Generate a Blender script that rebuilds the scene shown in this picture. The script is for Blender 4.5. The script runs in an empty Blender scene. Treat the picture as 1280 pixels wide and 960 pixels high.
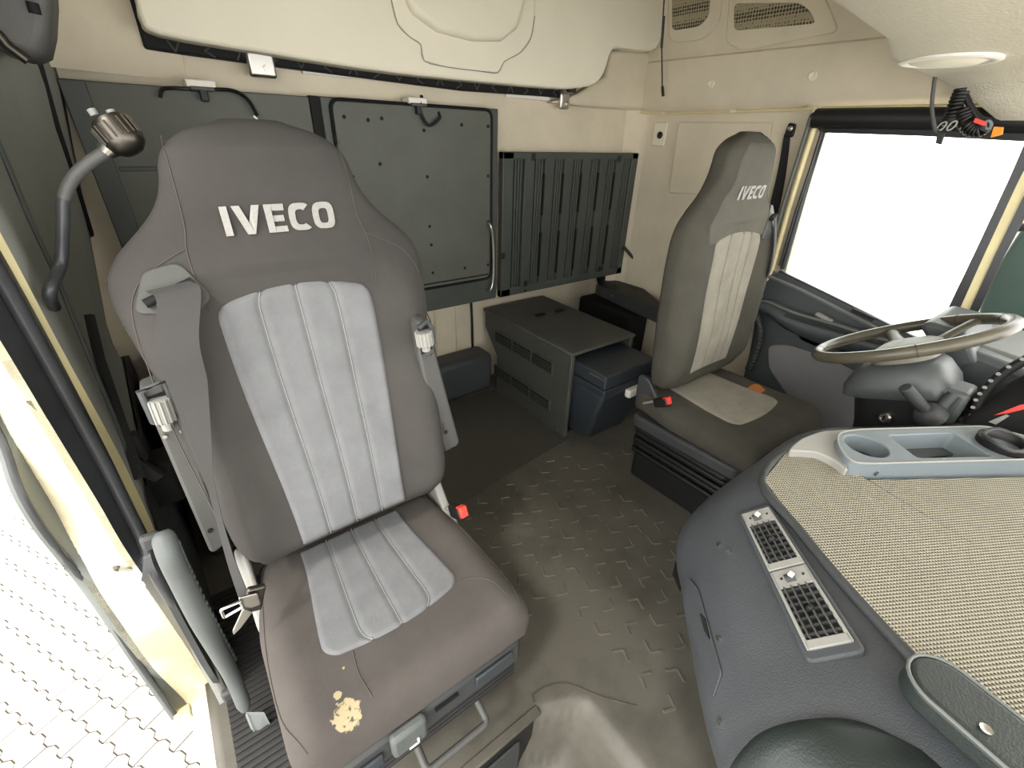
import bpy, bmesh, math, random
import numpy as np
from mathutils import Vector, Matrix
from mathutils.bvhtree import BVHTree
random.seed(3)
SC = bpy.context.scene
COL = SC.collection
# ------------------------------------------------------------------ camera
F = 556.1; YAW, PITCH, ROLL = .65654, .5079, .03384
CAM = np.array([0, 0, 1.30])
def _rot():
    cy, sy = math.cos(YAW), math.sin(YAW)
    f = np.array([sy*math.cos(PITCH), cy*math.cos(PITCH), -math.sin(PITCH)])
    rt = np.array([cy, -sy, 0]); up = np.cross(rt, f)
    c, s = math.cos(ROLL), math.sin(ROLL)
    return np.array([c*rt+s*up, -s*rt+c*up, f])
RM = _rot()
cd = bpy.data.cameras.new('camera'); cam = bpy.data.objects.new('camera', cd); COL.objects.link(cam)
cd.sensor_width = 36; cd.lens = F/1280*36; cd.clip_start = .02
m = Matrix.Identity(4)
for i in range(3):
    m[i][0], m[i][1], m[i][2], m[i][3] = RM[0][i], RM[1][i], -RM[2][i], CAM[i]
cam.matrix_world = m; SC.camera = cam
# ------------------------------------------------------------------ world, light, exposure
W = bpy.data.worlds.new('overcast_sky'); SC.world = W; W.use_nodes = True
bg = W.node_tree.nodes['Background']; bg.inputs[0].default_value = (1, .985, .95, 1); bg.inputs[1].default_value = 5.6
sd = bpy.data.lights.new('sun', 'SUN'); sd.energy = 2.0; sd.angle = math.radians(6); sd.color = (1, .95, .86)
sun = bpy.data.objects.new('sun', sd); COL.objects.link(sun)
sun.rotation_euler = Vector((.62, .34, -1.0)).to_track_quat('-Z', 'Y').to_euler()
SC.view_settings.view_transform = 'Standard'; SC.view_settings.look = 'None'
SC.view_settings.gamma = 1; SC.view_settings.exposure = 0.0
# ------------------------------------------------------------------ helpers
def ray(x, y): return RM.T @ np.array([(x-640)/F, -(y-480)/F, 1])
def at(x, y, ax, v):                       # the point of the plane axis=v seen at this place in the photograph
    d = ray(x, y); t = (v-CAM[ax])/d[ax]; return Vector(CAM+t*d)
def AX(v): return lambda x, y: at(x, y, 0, v)
def AY(v): return lambda x, y: at(x, y, 1, v)
def AZ(v): return lambda x, y: at(x, y, 2, v)
def lin(c):
    return tuple(((v/255)/12.92 if v/255 <= .04045 else ((v/255+.055)/1.055)**2.4) for v in c)+(1,)
def mat(name, rgb, rough=.6, metal=0, var=.10, vscale=6, bump=.15, bscale=250, spec=.4, dirt=None, coat=0):
    m = bpy.data.materials.new(name); m.use_nodes = True; nt = m.node_tree; N = nt.nodes; L = nt.links
    b = N['Principled BSDF']; b.inputs['Roughness'].default_value = rough; b.inputs['Metallic'].default_value = metal
    b.inputs['Specular IOR Level'].default_value = spec
    if coat: b.inputs['Coat Weight'].default_value = coat
    tc = N.new('ShaderNodeTexCoord')
    n1 = N.new('ShaderNodeTexNoise'); n1.inputs['Scale'].default_value = vscale; n1.inputs['Detail'].default_value = 6; n1.inputs['Roughness'].default_value = .65
    L.new(tc.outputs['Object'], n1.inputs['Vector'])
    mx = N.new('ShaderNodeMix'); mx.data_type = 'RGBA'
    c = lin(rgb); lo = [v*(1-var) for v in c[:3]]+[1]; hi = [min(1, v*(1+var)) for v in c[:3]]+[1]
    if dirt: lo = list(lin(dirt))
    mx.inputs[6].default_value = lo; mx.inputs[7].default_value = hi
    mr = N.new('ShaderNodeMapRange'); mr.inputs[1].default_value = .3; mr.inputs[2].default_value = .7 if not dirt else .52
    L.new(n1.outputs[0], mr.inputs[0]); L.new(mr.outputs[0], mx.inputs[0])
    L.new(mx.outputs[2], b.inputs['Base Color'])
    if bump:
        n2 = N.new('ShaderNodeTexNoise'); n2.inputs['Scale'].default_value = bscale; n2.inputs['Detail'].default_value = 3
        L.new(tc.outputs['Object'], n2.inputs['Vector'])
        bp = N.new('ShaderNodeBump'); bp.inputs['Strength'].default_value = bump; bp.inputs['Distance'].default_value = .002
        L.new(n2.outputs[0], bp.inputs['Height']); L.new(bp.outputs[0], b.inputs['Normal'])
    m['mixnode'] = mx.name
    return m
def add_spots(m, spots, rgb, scale=60, thr=.5):   # stains with a shape of their own, at points of the object
    nt = m.node_tree; N = nt.nodes; L = nt.links; b = N['Principled BSDF']
    src = b.inputs['Base Color'].links[0].from_socket
    tc = N.new('ShaderNodeTexCoord'); ns = N.new('ShaderNodeTexNoise'); ns.inputs['Scale'].default_value = scale; ns.inputs['Detail'].default_value = 5
    L.new(tc.outputs['Object'], ns.inputs['Vector']); acc = None
    for (p, r) in spots:
        d = N.new('ShaderNodeVectorMath'); d.operation = 'DISTANCE'; d.inputs[1].default_value = p; L.new(tc.outputs['Object'], d.inputs[0])
        q = N.new('ShaderNodeMapRange'); q.inputs[1].default_value = r; q.inputs[2].default_value = r*.45; q.inputs[3].default_value = 0; q.inputs[4].default_value = 1
        L.new(d.outputs['Value'], q.inputs[0])
        if acc is None: acc = q.outputs[0]
        else:
            a = N.new('ShaderNodeMath'); a.operation = 'MAXIMUM'; L.new(acc, a.inputs[0]); L.new(q.outputs[0], a.inputs[1]); acc = a.outputs[0]
    sm_ = N.new('ShaderNodeMath'); sm_.operation = 'ADD'; L.new(acc, sm_.inputs[0]); L.new(ns.outputs[0], sm_.inputs[1])
    a = N.new('ShaderNodeMapRange'); a.inputs[1].default_value = 1+thr-.04; a.inputs[2].default_value = 1+thr+.06; a.inputs[4].default_value = .75; L.new(sm_.outputs[0], a.inputs[0])
    mx = N.new('ShaderNodeMix'); mx.data_type = 'RGBA'; mx.inputs[7].default_value = lin(rgb)
    L.new(a.outputs[0], mx.inputs[0]); L.new(src, mx.inputs[6]); L.new(mx.outputs[2], b.inputs['Base Color'])
    return m
def emis(name, rgb, s):
    m = bpy.data.materials.new(name); m.use_nodes = True; b = m.node_tree.nodes['Principled BSDF']
    b.inputs['Base Color'].default_value = lin(rgb); b.inputs['Emission Color'].default_value = lin(rgb); b.inputs['Emission Strength'].default_value = s; return m
# materials
M = {}
M['guide'] = mat('dark_grey_belt_guide', (66, 67, 64), .5, var=.05, bump=.15)
M['fab'] = mat('dark_grey_seat_fabric', (64, 62, 60), .9, var=.14, vscale=5, bump=.35, bscale=900, spec=.15)
M['fab_cush'] = mat('dark_grey_cushion_fabric', (76, 72, 69), .9, var=.14, vscale=6, bump=.35, bscale=900, spec=.15)
M['fab_drv'] = mat('worn_driver_seat_fabric', (70, 68, 61), .9, var=.2, vscale=5, bump=.35, bscale=900, spec=.15)
M['fab_mid'] = mat('mid_grey_headrest_fabric', (88, 86, 78), .9, var=.12, bump=.3, bscale=900, spec=.15)
M['vel'] = mat('light_grey_velour', (106, 107, 109), .95, var=.12, vscale=14, bump=.3, bscale=500, spec=.1)
M['vel_drv'] = mat('worn_beige_grey_velour', (134, 130, 119), .95, var=.15, vscale=10, bump=.3, bscale=500, spec=.1)
M['seam'] = mat('seam_thread', (70, 65, 62), .9, bump=0)
M['stitch'] = mat('pale_stitching', (128, 128, 128), .9, bump=0)
M['silver'] = mat('silver_embroidery', (146, 144, 140), .6, var=.1, vscale=200, bump=.4, bscale=700)
M['beige'] = mat('beige_cab_lining', (204, 194, 172), .75, var=.1, vscale=3, bump=.2, bscale=400)
M['beige2'] = mat('pale_beige_bunk_shell', (222, 216, 196), .6, var=.05, vscale=2, bump=.12, bscale=500)
M['beigetex'] = mat('grained_beige_headliner', (196, 190, 172), .8, var=.06, vscale=3, bump=.9, bscale=160)
M['leftwall'] = mat('grey_beige_side_lining', (130, 131, 125), .8, var=.12, vscale=3, bump=.2, bscale=300)
M['panel'] = mat('dark_blue_grey_board', (84, 86, 79), .55, var=.12, vscale=4, bump=.25, bscale=500)
M['panel2'] = mat('dark_teal_grey_slats', (66, 70, 66), .5, var=.15, vscale=4, bump=.1)
M['black'] = mat('black_plastic', (22, 22, 23), .5, var=.2)
M['dark'] = mat('dark_void_rubber', (14, 14, 14), .8, var=.2)
M['plast'] = mat('charcoal_plastic', (58, 60, 61), .5, var=.1, bump=.4, bscale=600)
M['plastb'] = mat('charcoal_console_plastic', (63, 66, 69), .5, var=.1, vscale=5, bump=.5, bscale=500)
M['box'] = mat('dark_grey_vented_box', (74, 75, 71), .5, var=.12, bump=.5, bscale=450)
M['cool'] = mat('dark_navy_coolbox_plastic', (50, 55, 60), .45, var=.1, bump=.3, bscale=500)
M['grey'] = mat('mid_grey_plastic', (76, 76, 74), .5, var=.06, bump=.2)
M['greyl'] = mat('light_grey_plastic', (142, 141, 136), .5, var=.06, bump=.2)
M['greygreen'] = mat('grey_green_plastic', (100, 104, 101), .5, var=.05, bump=.15)
M['tray'] = mat('blue_grey_tray_plastic', (108, 117, 121), .4, var=.06, bump=.2, bscale=500)
M['cream'] = mat('cream_painted_metal', (232, 222, 190), .4, var=.06, vscale=4, bump=.05, dirt=(190, 178, 146))
M['frame'] = mat('yellow_cream_frame', (222, 210, 162), .45, var=.1, bump=.05)
M['white'] = mat('white_plastic', (222, 218, 208), .45, var=.05, bump=.05)
M['seal'] = mat('black_rubber_seal', (52, 54, 56), .35, var=.2, vscale=12, bump=.1)
M['floor'] = mat('warm_grey_rubber_floor', (84, 81, 74), .5, var=.2, vscale=3, bump=.25, bscale=300, dirt=(70, 67, 60))
M['mat2'] = mat('smooth_rubber_floor', (72, 70, 64), .55, var=.12, vscale=3, bump=.2)
M['metal'] = mat('brushed_steel', (190, 188, 182), .3, 1, var=.1, bump=.05)
M['metald'] = mat('dark_metal', (90, 86, 80), .4, 1, var=.2)
M['handle'] = mat('blue_grey_rubber_handle', (84, 88, 87), .55, var=.12, vscale=8, bump=.3)
M['belt'] = mat('grey_seat_belt_webbing', (58, 57, 56), .8, var=.06, bump=.4, bscale=1200)
M['beltb'] = mat('black_seat_belt_webbing', (30, 30, 30), .8, bump=.3)
M['red'] = mat('red_plastic', (215, 60, 48), .4, bump=0)
M['orange'] = mat('orange_plastic', (245, 140, 30), .5, bump=0)
M['green'] = mat('dark_green_black_vinyl', (39, 45, 44), .4, var=.12, vscale=8, bump=.35, bscale=350)
M['wheel'] = mat('worn_olive_brown_leather', (80, 76, 64), .3, var=.15, vscale=14, bump=.15, bscale=300)
M['hub'] = mat('steering_hub_plastic', (112, 110, 98), .5, var=.08, bump=.2)
M['column'] = mat('steering_column_plastic', (72, 76, 76), .4, var=.08, bump=.2)
M['doorfab'] = mat('grey_door_fabric', (128, 126, 128), .9, var=.06, bump=.4, bscale=800, spec=.1)
M['doorpl'] = mat('dark_door_plastic', (72, 77, 79), .45, var=.08, bump=.25)
M['sill'] = mat('grey_door_sill_plastic', (118, 122, 120), .45, var=.06, bump=.2)
M['paver'] = mat('pale_concrete_paver', (170, 168, 162), .85, var=.08, vscale=3, bump=.4, bscale=120)
M['joint'] = mat('brown_joint_sand', (84, 74, 60), .9, bump=.3)
M['ground'] = mat('paver_joint_sand', (196, 190, 176), .9, bump=.3)
M['rubberstep'] = mat('ribbed_step_rubber', (48, 47, 46), .6, bump=.1)
M['mirror'] = mat('dark_teal_mirror_housing', (58, 76, 72), .35, bump=.05)
M['copper'] = mat('copper_brown_wire', (170, 100, 50), .5, bump=0)
g = bpy.data.materials.new('clear_glass'); g.use_nodes = True; nt = g.node_tree
for n in list(nt.nodes): nt.nodes.remove(n)
o_ = nt.nodes.new('ShaderNodeOutputMaterial'); t_ = nt.nodes.new('ShaderNodeBsdfTransparent'); t_.inputs[0].default_value = (.95, .98, .96, 1)
gl = nt.nodes.new('ShaderNodeBsdfGlossy'); gl.inputs['Roughness'].default_value = .02; ms = nt.nodes.new('ShaderNodeMixShader'); fr = nt.nodes.new('ShaderNodeFresnel')
nt.links.new(fr.outputs[0], ms.inputs[0]); nt.links.new(t_.outputs[0], ms.inputs[1]); nt.links.new(gl.outputs[0], ms.inputs[2]); nt.links.new(ms.outputs[0], o_.inputs[0]); M['glass'] = g
# woven mat of the console: fine weave
def weave():
    m = mat('woven_grey_beige_mat', (166, 160, 142), .9, var=.06, vscale=4, bump=0)
    nt = m.node_tree; N = nt.nodes; L = nt.links; b = N['Principled BSDF']; src = b.inputs['Base Color'].links[0].from_socket
    tc = N.new('ShaderNodeTexCoord'); mp = N.new('ShaderNodeMapping'); mp.inputs['Rotation'].default_value = (0, 0, math.radians(30)); L.new(tc.outputs['Object'], mp.inputs[0])
    s = N.new('ShaderNodeSeparateXYZ'); L.new(mp.outputs[0], s.inputs[0]); out = []
    for a in 'XY':
        k = N.new('ShaderNodeMath'); k.operation = 'MULTIPLY'; k.inputs[1].default_value = 2*math.pi/.0054; L.new(s.outputs[a], k.inputs[0])
        q = N.new('ShaderNodeMath'); q.operation = 'SINE'; L.new(k.outputs[0], q.inputs[0]); out.append(q.outputs[0])
    p = N.new('ShaderNodeMath'); p.operation = 'ADD'; L.new(out[0], p.inputs[0]); L.new(out[1], p.inputs[1])
    r = N.new('ShaderNodeMapRange'); r.inputs[1].default_value = .35; r.inputs[2].default_value = 1.3; L.new(p.outputs[0], r.inputs[0])
    mx = N.new('ShaderNodeMix'); mx.data_type = 'RGBA'; mx.inputs[7].default_value = lin((50, 46, 38)); L.new(r.outputs[0], mx.inputs[0]); L.new(src, mx.inputs[6]); L.new(mx.outputs[2], b.inputs['Base Color'])
    bp = N.new('ShaderNodeBump'); bp.invert = True; bp.inputs['Strength'].default_value = .8; bp.inputs['Distance'].default_value = .002; L.new(p.outputs[0], bp.inputs['Height']); L.new(bp.outputs[0], b.inputs['Normal'])
    return m
M['weave'] = weave()
def gridmat(name, rgb, hole, pitch):       # perforated sheet metal too fine to build
    m = mat(name, rgb, .6, bump=0); nt = m.node_tree; N = nt.nodes; L = nt.links; b = N['Principled BSDF']; src = b.inputs['Base Color'].links[0].from_socket
    tc = N.new('ShaderNodeTexCoord'); v = N.new('ShaderNodeTexVoronoi'); v.inputs['Scale'].default_value = 1/pitch; v.inputs['Randomness'].default_value = .12
    L.new(tc.outputs['Object'], v.inputs['Vector']); r = N.new('ShaderNodeMapRange'); r.inputs[1].default_value = .46; r.inputs[2].default_value = .36; L.new(v.outputs['Distance'], r.inputs[0])
    mx = N.new('ShaderNodeMix'); mx.data_type = 'RGBA'; mx.inputs[7].default_value = lin(hole); L.new(r.outputs[0], mx.inputs[0]); L.new(src, mx.inputs[6]); L.new(mx.outputs[2], b.inputs['Base Color']); return m
M['grille'] = gridmat('perforated_speaker_grille', (150, 140, 115), (50, 44, 34), .012)

def root(name, label, cat, loc, group=None):
    o = bpy.data.objects.new(name, None); o.empty_display_size = .05; COL.objects.link(o); o.location = Vector(loc)
    o['label'] = label; o['category'] = cat
    if group: o['group'] = group
    return o
def base(o):
    v = Vector((0, 0, 0))
    while o: v += o.location; o = o.parent
    return v
def link(name, me, m, parent=None, smooth=True, bevel=0, sub=0, seg=2, label=None, angle=40):
    o = bpy.data.objects.new(name, me); COL.objects.link(o)
    if m is not None and not me.materials: me.materials.append(M[m] if isinstance(m, str) else m)
    if parent: o.parent = parent; o.location = -base(parent)
    if smooth:
        for p in me.polygons: p.use_smooth = True
        try: me.set_sharp_from_angle(angle=math.radians(angle))
        except Exception: pass
    if bevel:
        b = o.modifiers.new('bevel', 'BEVEL'); b.width = bevel; b.segments = seg; b.limit_method = 'ANGLE'; b.angle_limit = math.radians(35)
    if sub:
        s = o.modifiers.new('sub', 'SUBSURF'); s.levels = sub; s.render_levels = sub
    if label: o['label'] = label
    return o
def struct(o): o['kind'] = 'structure'; return o
def tag(o, label, cat, group=None):
    o['label'] = label; o['category'] = cat
    if group: o['group'] = group
    return o
def mk(vs, fs, name='m'):
    me = bpy.data.meshes.new(name); me.from_pydata([tuple(v) for v in vs], [], fs); me.validate()
    bm = bmesh.new(); bm.from_mesh(me); bmesh.ops.recalc_face_normals(bm, faces=bm.faces); bm.to_mesh(me); bm.free(); return me
BF = [(0, 1, 3, 2), (4, 6, 7, 5), (0, 4, 5, 1), (2, 3, 7, 6), (0, 2, 6, 4), (1, 5, 7, 3)]
def boxm(c, s, rot=None):
    c = Vector(c); R_ = rot or Matrix.Identity(3); vs = []
    for i in (-.5, .5):
        for j in (-.5, .5):
            for k in (-.5, .5): vs.append(c+R_@Vector((i*s[0], j*s[1], k*s[2])))
    return vs, BF
def join(parts):
    V = []; Fs = []
    for v, f in parts:
        n = len(V); V += list(v); Fs += [tuple(i+n for i in q) for q in f]
    return V, Fs
def box(name, c, s, m, parent=None, bevel=.003, rot=None, label=None, seg=2):
    v, f = boxm(c, s, rot); return link(name, mk(v, f), m, parent, bevel=bevel, label=label, seg=seg)
def bx2(name, lo, hi, m, parent=None, bevel=.003, label=None):
    lo = Vector(lo); hi = Vector(hi); return box(name, (lo+hi)/2, hi-lo, m, parent, bevel, label=label)
def prism(name, pts, d, m, parent=None, bevel=.003, label=None, seg=2, sub=0):   # closed 3D polygon pushed along d
    pts = [Vector(p) for p in pts]; d = Vector(d); n = len(pts)
    vs = pts+[p+d for p in pts]; fs = [tuple(range(n)), tuple(range(2*n-1, n-1, -1))]+[(i, (i+1) % n, (i+1) % n+n, i+n) for i in range(n)]
    return link(name, mk(vs, fs), m, parent, bevel=bevel, label=label, seg=seg, sub=sub)
def rnd(pts, r, k=5):      # round the corners of a closed polygon
    out = []; n = len(pts); pts = [Vector(p) for p in pts]
    for i in range(n):
        p = pts[i]; a = pts[i-1]; b = pts[(i+1) % n]; ra = min(r, (a-p).length*.48); rb = min(r, (b-p).length*.48)
        A = p+(a-p).normalized()*ra; B = p+(b-p).normalized()*rb
        for j in range(k+1):
            t = j/k; out.append(A*(1-t)**2+p*2*t*(1-t)+B*t*t)
    return out
def smooth_path(pts, k=8, closed=False):
    P = [Vector(p) for p in pts]; n = len(P); out = []
    rng = range(n) if closed else range(n-1)
    for i in rng:
        p0 = P[i-1] if (i > 0 or closed) else P[0]*2-P[1]; p1 = P[i]; p2 = P[(i+1) % n]
        p3 = P[(i+2) % n] if (i+2 < n or closed) else p2*2-p1
        for j in range(k):
            t = j/k; out.append(.5*((2*p1)+(-p0+p2)*t+(2*p0-5*p1+4*p2-p3)*t*t+(-p0+3*p1-3*p2+p3)*t**3))
    if not closed: out.append(P[-1])
    return out
def tubem(pts, r, seg=8, closed=False, flat=1, upv=None):
    P = [Vector(p) for p in pts]; n = len(P); vs = []; rr = r if callable(r) else (lambda t: r); up = Vector(upv) if upv else None
    for i, p in enumerate(P):
        a = P[(i-1) % n] if (closed or i) else p; b = P[(i+1) % n] if (closed or i < n-1) else p
        t = (b-a).normalized()
        if up is None: up = Vector((0, 0, 1)) if abs(t.z) < .9 else Vector((1, 0, 0))
        x = up.cross(t)
        if x.length < 1e-4: x = Vector((1, 0, 0)).cross(t)
        x.normalize(); y = t.cross(x).normalized()
        if not upv: up = y
        q = rr(i/(max(1, n-1)))
        for k in range(seg):
            an = 2*math.pi*k/seg; vs.append(p+x*math.cos(an)*q+y*math.sin(an)*q*flat)
    fs = []
    for i in range(n if closed else n-1):
        for k in range(seg):
            a = i*seg+k; b = i*seg+(k+1) % seg; j = (i+1) % n
            fs.append((a, b, j*seg+(k+1) % seg, j*seg+k))
    if not closed: fs += [tuple(range(seg)), tuple(range((n-1)*seg, n*seg))]
    return vs, fs
def tube(name, pts, r, m, parent=None, seg=8, closed=False, label=None, flat=1, upv=None):
    v, f = tubem(pts, r, seg, closed, flat, upv); return link(name, mk(v, f), m, parent, label=label, angle=60)
def loftm(rings, closed=True, cap=True):
    n = len(rings[0]); vs = [v for r in rings for v in r]; fs = []
    for i in range(len(rings)-1):
        for k in range(n if closed else n-1): fs.append((i*n+k, i*n+(k+1) % n, (i+1)*n+(k+1) % n, (i+1)*n+k))
    if cap and closed: fs += [tuple(range(n)), tuple(range((len(rings)-1)*n, len(rings)*n))]
    return vs, fs
def cyl(name, a, b, r, m, parent=None, seg=20, bevel=0, label=None, r2=None):
    a = Vector(a); b = Vector(b); t = (b-a).normalized(); x = t.orthogonal().normalized(); y = t.cross(x); r2 = r if r2 is None else r2
    ring = lambda c, q: [c+x*math.cos(2*math.pi*k/seg)*q+y*math.sin(2*math.pi*k/seg)*q for k in range(seg)]
    v, f = loftm([ring(a, r), ring(b, r2)]); return link(name, mk(v, f), m, parent, bevel=bevel, label=label)
def lathe(name, c, axis, prof, m, parent=None, seg=28, label=None):    # prof: (radius, height)
    c = Vector(c); t = Vector(axis).normalized(); x = t.orthogonal().normalized(); y = t.cross(x)
    v, f = loftm([[c+t*h+x*math.cos(2*math.pi*k/seg)*q+y*math.sin(2*math.pi*k/seg)*q for k in range(seg)] for q, h in prof], True, True)
    return link(name, mk(v, f), m, parent, label=label)
def ribbon(name, A, B, m, parent=None, th=.002, label=None, d=None):    # strip between two polylines with a little thickness
    n = len(A); A = [Vector(p) for p in A]; B = [Vector(p) for p in B]; vs = []
    for i in range(n):
        t = (A[min(i+1, n-1)]-A[max(i-1, 0)]); nn = Vector(d) if d else t.cross(B[i]-A[i]).normalized()
        vs += [A[i], B[i], B[i]-nn*th, A[i]-nn*th]
    fs = [(4*i+k, 4*i+(k+1) % 4, 4*i+4+(k+1) % 4, 4*i+4+k) for i in range(n-1) for k in range(4)]+[(0, 1, 2, 3), (4*n-4, 4*n-3, 4*n-2, 4*n-1)]
    return link(name, mk(vs, fs), m, parent, label=label)
def bvh_of(vf): return BVHTree.FromPolygons([tuple(v) for v in vf[0]], vf[1])
def drape(bvh, p, d, off=.002, default=None):
    d = Vector(d).normalized(); h = bvh.ray_cast(Vector(p)-d*2, d)
    if h[0] is None: return Vector(default) if default is not None else Vector(p)
    n = h[1]; n = -n if n.dot(d) > 0 else n
    return h[0]+n*off
def boolcut(o, cutters):
    for c in cutters:
        b = o.modifiers.new('cut', 'BOOLEAN'); b.object = c; b.operation = 'DIFFERENCE'; b.solver = 'EXACT'
    bpy.context.view_layer.update(); dg = bpy.context.evaluated_depsgraph_get()
    me = bpy.data.meshes.new_from_object(o.evaluated_get(dg)); o.modifiers.clear(); o.data = me
    for c in cutters: bpy.data.objects.remove(c, do_unlink=True)
    for p in me.polygons: p.use_smooth = True
    try: me.set_sharp_from_angle(angle=math.radians(35))
    except Exception: pass
def X(f, pts): return [f(*p) for p in pts]
def copyobj(o, loc=None, parent=None):
    c = o.copy(); COL.objects.link(c)
    if parent: c.parent = parent
    if loc is not None: c.location = loc
    return c
# heavy wide lettering, in a unit-high box
def letters(word):
    out = []; x = 0; s = .27
    for ch in word:
        if ch == 'I': P = [[(0, 0), (s, 0), (s, 1), (0, 1)]]; w = s
        elif ch == 'V': w = 1.05; P = [[(w/2-s*.55, 0), (w/2+s*.55, 0), (w/2, .38), (s*1.1, 1), (0, 1)], [(w/2+s*.55, 0), (w, 1), (w-s*1.1, 1), (w/2, .38)]]
        elif ch == 'E': w = .78; P = [[(0, 0), (s, 0), (s, 1), (0, 1)], [(s, 0), (w, 0), (w, .22), (s, .22)], [(s, .39), (w*.93, .39), (w*.93, .61), (s, .61)], [(s, .78), (w, .78), (w, 1), (s, 1)]]
        else:
            w = .95 if ch == 'O' else .85; n = 20; P = []
            a0, a1 = (0, 2*math.pi) if ch == 'O' else (math.radians(48), math.radians(312))
            f = lambda a, rx, ry: (.475+math.copysign(abs(math.cos(a))**.6, math.cos(a))*rx, .5+math.copysign(abs(math.sin(a))**.6, math.sin(a))*ry)
            for i in range(n):
                a, b = a0+(a1-a0)*i/n, a0+(a1-a0)*(i+1)/n
                P.append([f(a, .475, .5), f(b, .475, .5), f(b, .475-s, .28), f(a, .475-s, .28)])
        out.append((x, w, P)); x += w+.16
    return out, x-.16
# ================================================================== SETTING
YP = 1.78      # face of the folded bunk boards
YW = 1.84      # upper rear wall
YL = 2.02      # lower rear wall
XR = 2.20      # right side wall
# floor: rubber covered sheet with the passenger footwell sunk into it
def sst(t): t = max(0, min(1, t)); return t*t*(3-2*t)
def fz(x, y):
    xe = .57-.13*sst((y-.32)/.11)**2
    return -.24*sst((xe-x)/.10)*sst((.425-y)/.02)
xs = [-.24+i*.02 for i in range(123)]; ys = [-.6+i*.0133 for i in range(198)]
fv = [(x, y, fz(x, y)) for x in xs for y in ys]; nY = len(ys)
ff = [(i*nY+j, (i+1)*nY+j, (i+1)*nY+j+1, i*nY+j+1) for i in range(len(xs)-1) for j in range(nY-1) if not (xs[i+1] < -.16 and ys[j+1] < .5)]
floor = struct(link('floor', mk(fv, ff), 'floor', angle=60))
e = floor.modifiers.new('thick', 'SOLIDIFY'); e.thickness = .02; e.offset = -1
# embossed chevrons of the mat: one shared mesh, each a piece of the floor
def chevm():
    def bar(a, b, w, h):
        a = Vector(a); b = Vector(b); t = (b-a).normalized(); n = Vector((-t.y, t.x, 0))
        vs = [a+n*w, a-n*w, b-n*w, b+n*w]+[p+Vector((0, 0, h)) for p in (a+n*w*.45+t*w*.6, a-n*w*.45+t*w*.6, b-n*w*.45-t*w*.6, b+n*w*.45-t*w*.6)]
        return vs, [(0, 1, 2, 3), (4, 5, 6, 7), (0, 1, 5, 4), (1, 2, 6, 5), (2, 3, 7, 6), (3, 0, 4, 7)]
    return mk(*join([bar((-.027, .012, 0), (.001, -.014, 0), .0052, .0042), bar((.027, .012, 0), (-.001, -.014, 0), .0052, .0042)]))
cm = chevm(); cm.materials.append(M['floor'])
la = at(560, 640, 2, 0); lb = at(712, 547, 2, 0); k = 0
for i in range(16):
    for j in range(14):
        x = .40+i*.083; y = .22+j*.083+(.04 if i % 2 else 0)
        side = (lb.x-la.x)*(y-la.y)-(lb.y-la.y)*(x-la.x)
        if side > -.03 and x < 1.36: continue
        if x > 1.30 and y > 1.06 and x < 1.76: continue
        if x > 1.30 and y < 1.0 or y > 1.35 or x > 1.7: continue
        if x < .62 and y < .47: continue
        if x < .47 and y < .95: continue
        if x > .80+(y-.1)*1.0: continue
        if y < .62 and (x < .72): continue
        c = bpy.data.objects.new('chevron', cm); COL.objects.link(c); c.parent = floor
        c.location = (x, y, fz(x, y)-.0006); c.rotation_euler = (0, 0, [0.35, 1.92, 3.49, 5.06][(i+2*j+(j//2)) % 4]); k += 1
ra = la+(la-lb)*.25
bx = ribbon('smooth_floor_mat', [ra+Vector((0, 0, .004)), lb+Vector((.0, .0, .004))], [Vector((.20, 1.86, .004)), Vector((1.3, 1.86, .004))], 'mat2', floor, .003)
tube('mat_edge', [ra+Vector((0, 0, .004)), lb+Vector((0, 0, .004))], .0028, 'mat2', floor, 6)
rim = smooth_path([(.452, .432, .0), (.50, .425, 0), (.55, .395, -.001), (.60, .32, -.001), (.66, .25, -.002)], 8)
tube('mat_edge', [Vector((.445, .435, .001))]+[p+Vector((.0, .02, .002)) for p in rim], .0022, 'mat2', floor, 6)
rb = [boxm((-.125, .30+i*.016, .003), (.15, .008, .007)) for i in range(60)]
ob = link('step_ribs', mk(*join(rb)), 'rubberstep', floor, smooth=False); ob['kind'] = 'stuff'
bx2('step_plate', (-.2, .28, -.012), (-.05, 1.27, .002), 'rubberstep', floor, 0)
# platform front under the passenger seat
bx2('platform_edge', (-.05, .405, -.008), (.445, .43, .004), 'floor', floor, .004)
dr = root('footwell_drawer', 'dark drawer front under the passenger seat, facing the footwell', 'drawer', (.2, .42, -.12))
bx2('drawer_face', (-.05, .408, -.21), (.425, .42, -.014), 'black', dr, .006)
bx2('drawer_panel', (.0, .400, -.20), (.375, .409, -.045), 'plast', dr, .008)
# rear walls
w = struct(bx2('wall_rear', (-.4, YW, .62), (XR+.06, YW+.05, 2.0), 'beige', None, 0))
w2 = struct(bx2('wall_back', (-.4, YL, -.05), (XR+.3, YL+.04, .66), 'beige', None, 0))
bx2('wall_step', (-.4, YW, .62), (XR+.06, YL+.04, .66), 'beige', w2, 0)
for px in (588, 752):
    p = at(px, 372, 1, YL-.01); tube('wall_cable', [(p.x, YL-.012, .60), (p.x+.005, YL-.015, .4), (p.x+.012, YL-.012, .02)], .013 if px == 752 else .007, 'black', w2)
for px, py in ((730, 372), (742, 356), (700, 380)):
    p = at(px, py, 1, YL); cyl('screw', (p.x, YL-.004, p.z), (p.x, YL+.002, p.z), .006, 'black', w2, 10)
# pressed panel line of the pale lower wall
bx2('wall_rib', (1.02, YL-.012, .17), (1.15, YL+.01, .58), 'beige', w2, .01)
# ceiling
struct(bx2('ceiling', (-.35, -.75, 1.98), (XR+.1, YL, 2.02), 'beigetex', None, 0))
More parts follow.
